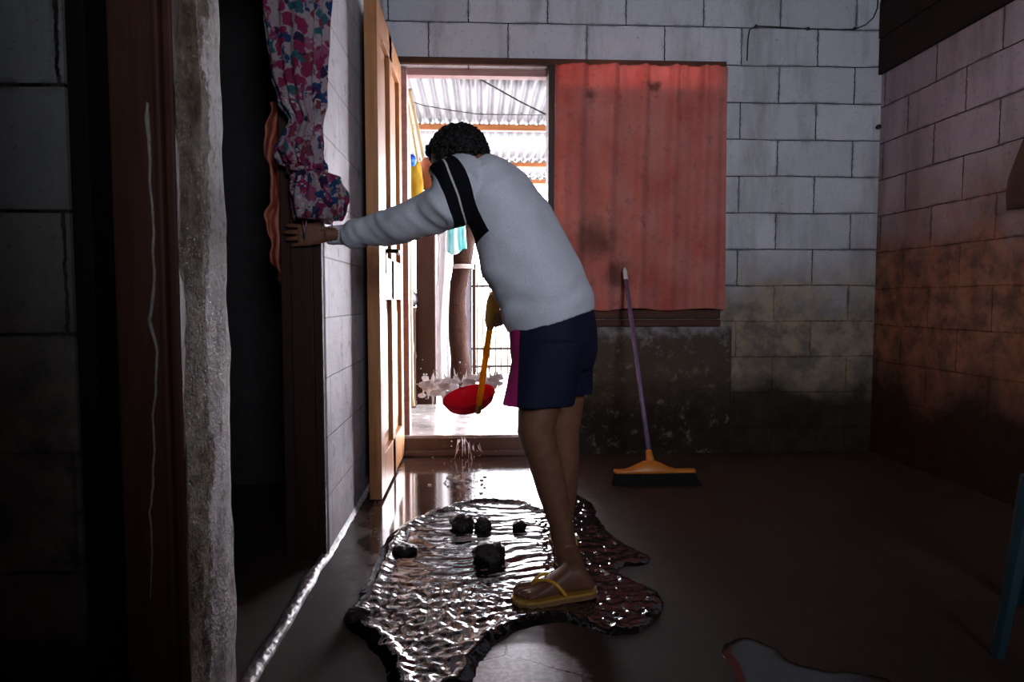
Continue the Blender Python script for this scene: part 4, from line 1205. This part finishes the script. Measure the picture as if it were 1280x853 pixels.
def hmain(x, y, d):
    if d < 0: return -.004
    e = min(1, d/.022); h = .0065*(e*(2-e))
    nf = .5+.5*noise.noise(Vector((x*5, y*5, 3)))
    h += (.013-.009*max(0, min(1, (x-.2)/.12)))*exp(-((d-.035)/.022)**2)*(.45+nf)                       # swollen rim
    near = max(0, min(1, (2.10-y)/.16)); rgt = max(0, min(1, (x-.17)/.10)); rimc = exp(-(d/.08)**2)
    ch = max(near, rgt*.8, rimc*.7)
    h += ch*e*(.0055*noise.noise(Vector((x*38, y*30, 1)))+.0040*noise.noise(Vector((x*80, y*62, 5)))+.002*noise.noise(Vector((x*130, y*110, 8))))
    cal = 1-ch*.8
    w_ = noise.noise(Vector((x*3, y*3, 6)))*.35
    h += cal*e*(.0065*noise.noise(Vector((x*7, (y+w_*.25)*26, 2)))+.0022*noise.noise(Vector((x*18, (y+w_*.2)*60, 4)))+.0011*noise.noise(Vector((x*34, (y+w_*.2)*90, 14))))
    return h
puddle('puddle', PUD, .0062, hmain, M['mud_water'], 'large choppy puddle of dark muddy water around the sandalled foot')
P2 = [(905, 806), (930, 797), (962, 806), (990, 826), (1030, 838), (1110, 850), (1120, 905), (950, 905), (915, 842)]
puddle('puddle', P2, .008, lambda x, y, d: -.004 if d < 0 else .004*min(1, d/.02)+.0008*noise.noise(Vector((x*9, y*9, 0))), M['mud_water'], 'small still puddle at the bottom edge, right of the large one')

t = NT('wet_mud'); n = t.noise(40, 5, .7)
M['mud'] = t.fin(t.mix(n, (.008, .005, .004), (.03, .018, .013)), .3, t.bump(n, .9, .01))
for k, (px, py, w_, hh, lab) in enumerate(((613, 697, 43, .72, 'largest dark mud clod, in the middle of the puddle'), (578, 657, 30, .75, 'dark mud clod at the far rim, left of a smaller one'),
        (603, 658, 21, .95, 'small round mud clod just right of the clod at the far rim'), (649, 659, 19, .8, 'small mud clod beside the shin at the far rim'), (447, 773, 30, .7, 'dark mud clod at the left tip of the puddle'),
        (507, 687, 30, .45, 'flat mud lump at the upper left of the puddle'))):
    q = PZ(px, py+5, .0); r = w_*q.y/FPX/2
    b = MB().ball((q.x, q.y, r*hh*.55+.004), r, 4, (1, .95, hh))
    c0 = Vector((q.x, q.y, r*hh*.55+.004))
    for v in b.b.verts:
        d_ = v.co-c0; u_ = d_/r+Vector((k*5, k*3, 0))
        v.co = c0+d_*(1+.28*noise.noise(u_*1.7)+.16*noise.noise(u_*4)+.08*noise.noise(u_*9))
    o = b.build('mud_clod', M['mud'], None, True); tag(o, lab, 'mud clod')

# ================================================================= light
W = bpy.data.worlds.new('world'); SC.world = W; W.use_nodes = True
nt = W.node_tree; bg = nt.nodes['Background']
tc = nt.nodes.new('ShaderNodeTexCoord'); sx = nt.nodes.new('ShaderNodeSeparateXYZ'); nt.links.new(tc.outputs['Generated'], sx.inputs[0])
rp = nt.nodes.new('ShaderNodeValToRGB'); rp.color_ramp.elements[0].color = (.94, .90, .97, 1); rp.color_ramp.elements[1].color = (.86, .90, 1.0, 1); rp.color_ramp.elements[1].position = .6
nt.links.new(sx.outputs[2], rp.inputs[0]); nt.links.new(rp.outputs[0], bg.inputs['Color'])
bg.inputs['Strength'].default_value = SKY = 40.0
def area(name, loc, target, w, h, energy, color, spread=180):
    l = bpy.data.lights.new(name, 'AREA'); l.shape = 'RECTANGLE'; l.size = w; l.size_y = h; l.energy = energy; l.color = color; l.spread = radians(spread)
    o = bpy.data.objects.new(name, l); COL.objects.link(o); o.location = loc
    o.rotation_euler = (Vector(target)-Vector(loc)).to_track_quat('-Z', 'Y').to_euler(); return o
area('window_daylight', (1.0, RY-.04, 1.8), (.85, D, 1.95), .9, .9, 15, (.80, .86, 1.0), 68)
sun = bpy.data.lights.new('sun', 'SUN'); sun.energy = .01; sun.angle = radians(2); sun.color = (1, .96, .9)
so = bpy.data.objects.new('sun', sun); COL.objects.link(so); so.rotation_euler = (radians(-32), radians(14), 0)
SC.view_settings.view_transform = 'Standard'; SC.view_settings.look = 'None'; SC.view_settings.gamma = 1; SC.view_settings.exposure = 0
SC.view_settings.use_curve_mapping = False
SC.cycles.use_denoising = True
SC.cycles.max_bounces = 8; SC.cycles.diffuse_bounces = 4; SC.cycles.glossy_bounces = 4; SC.cycles.sample_clamp_indirect = 8
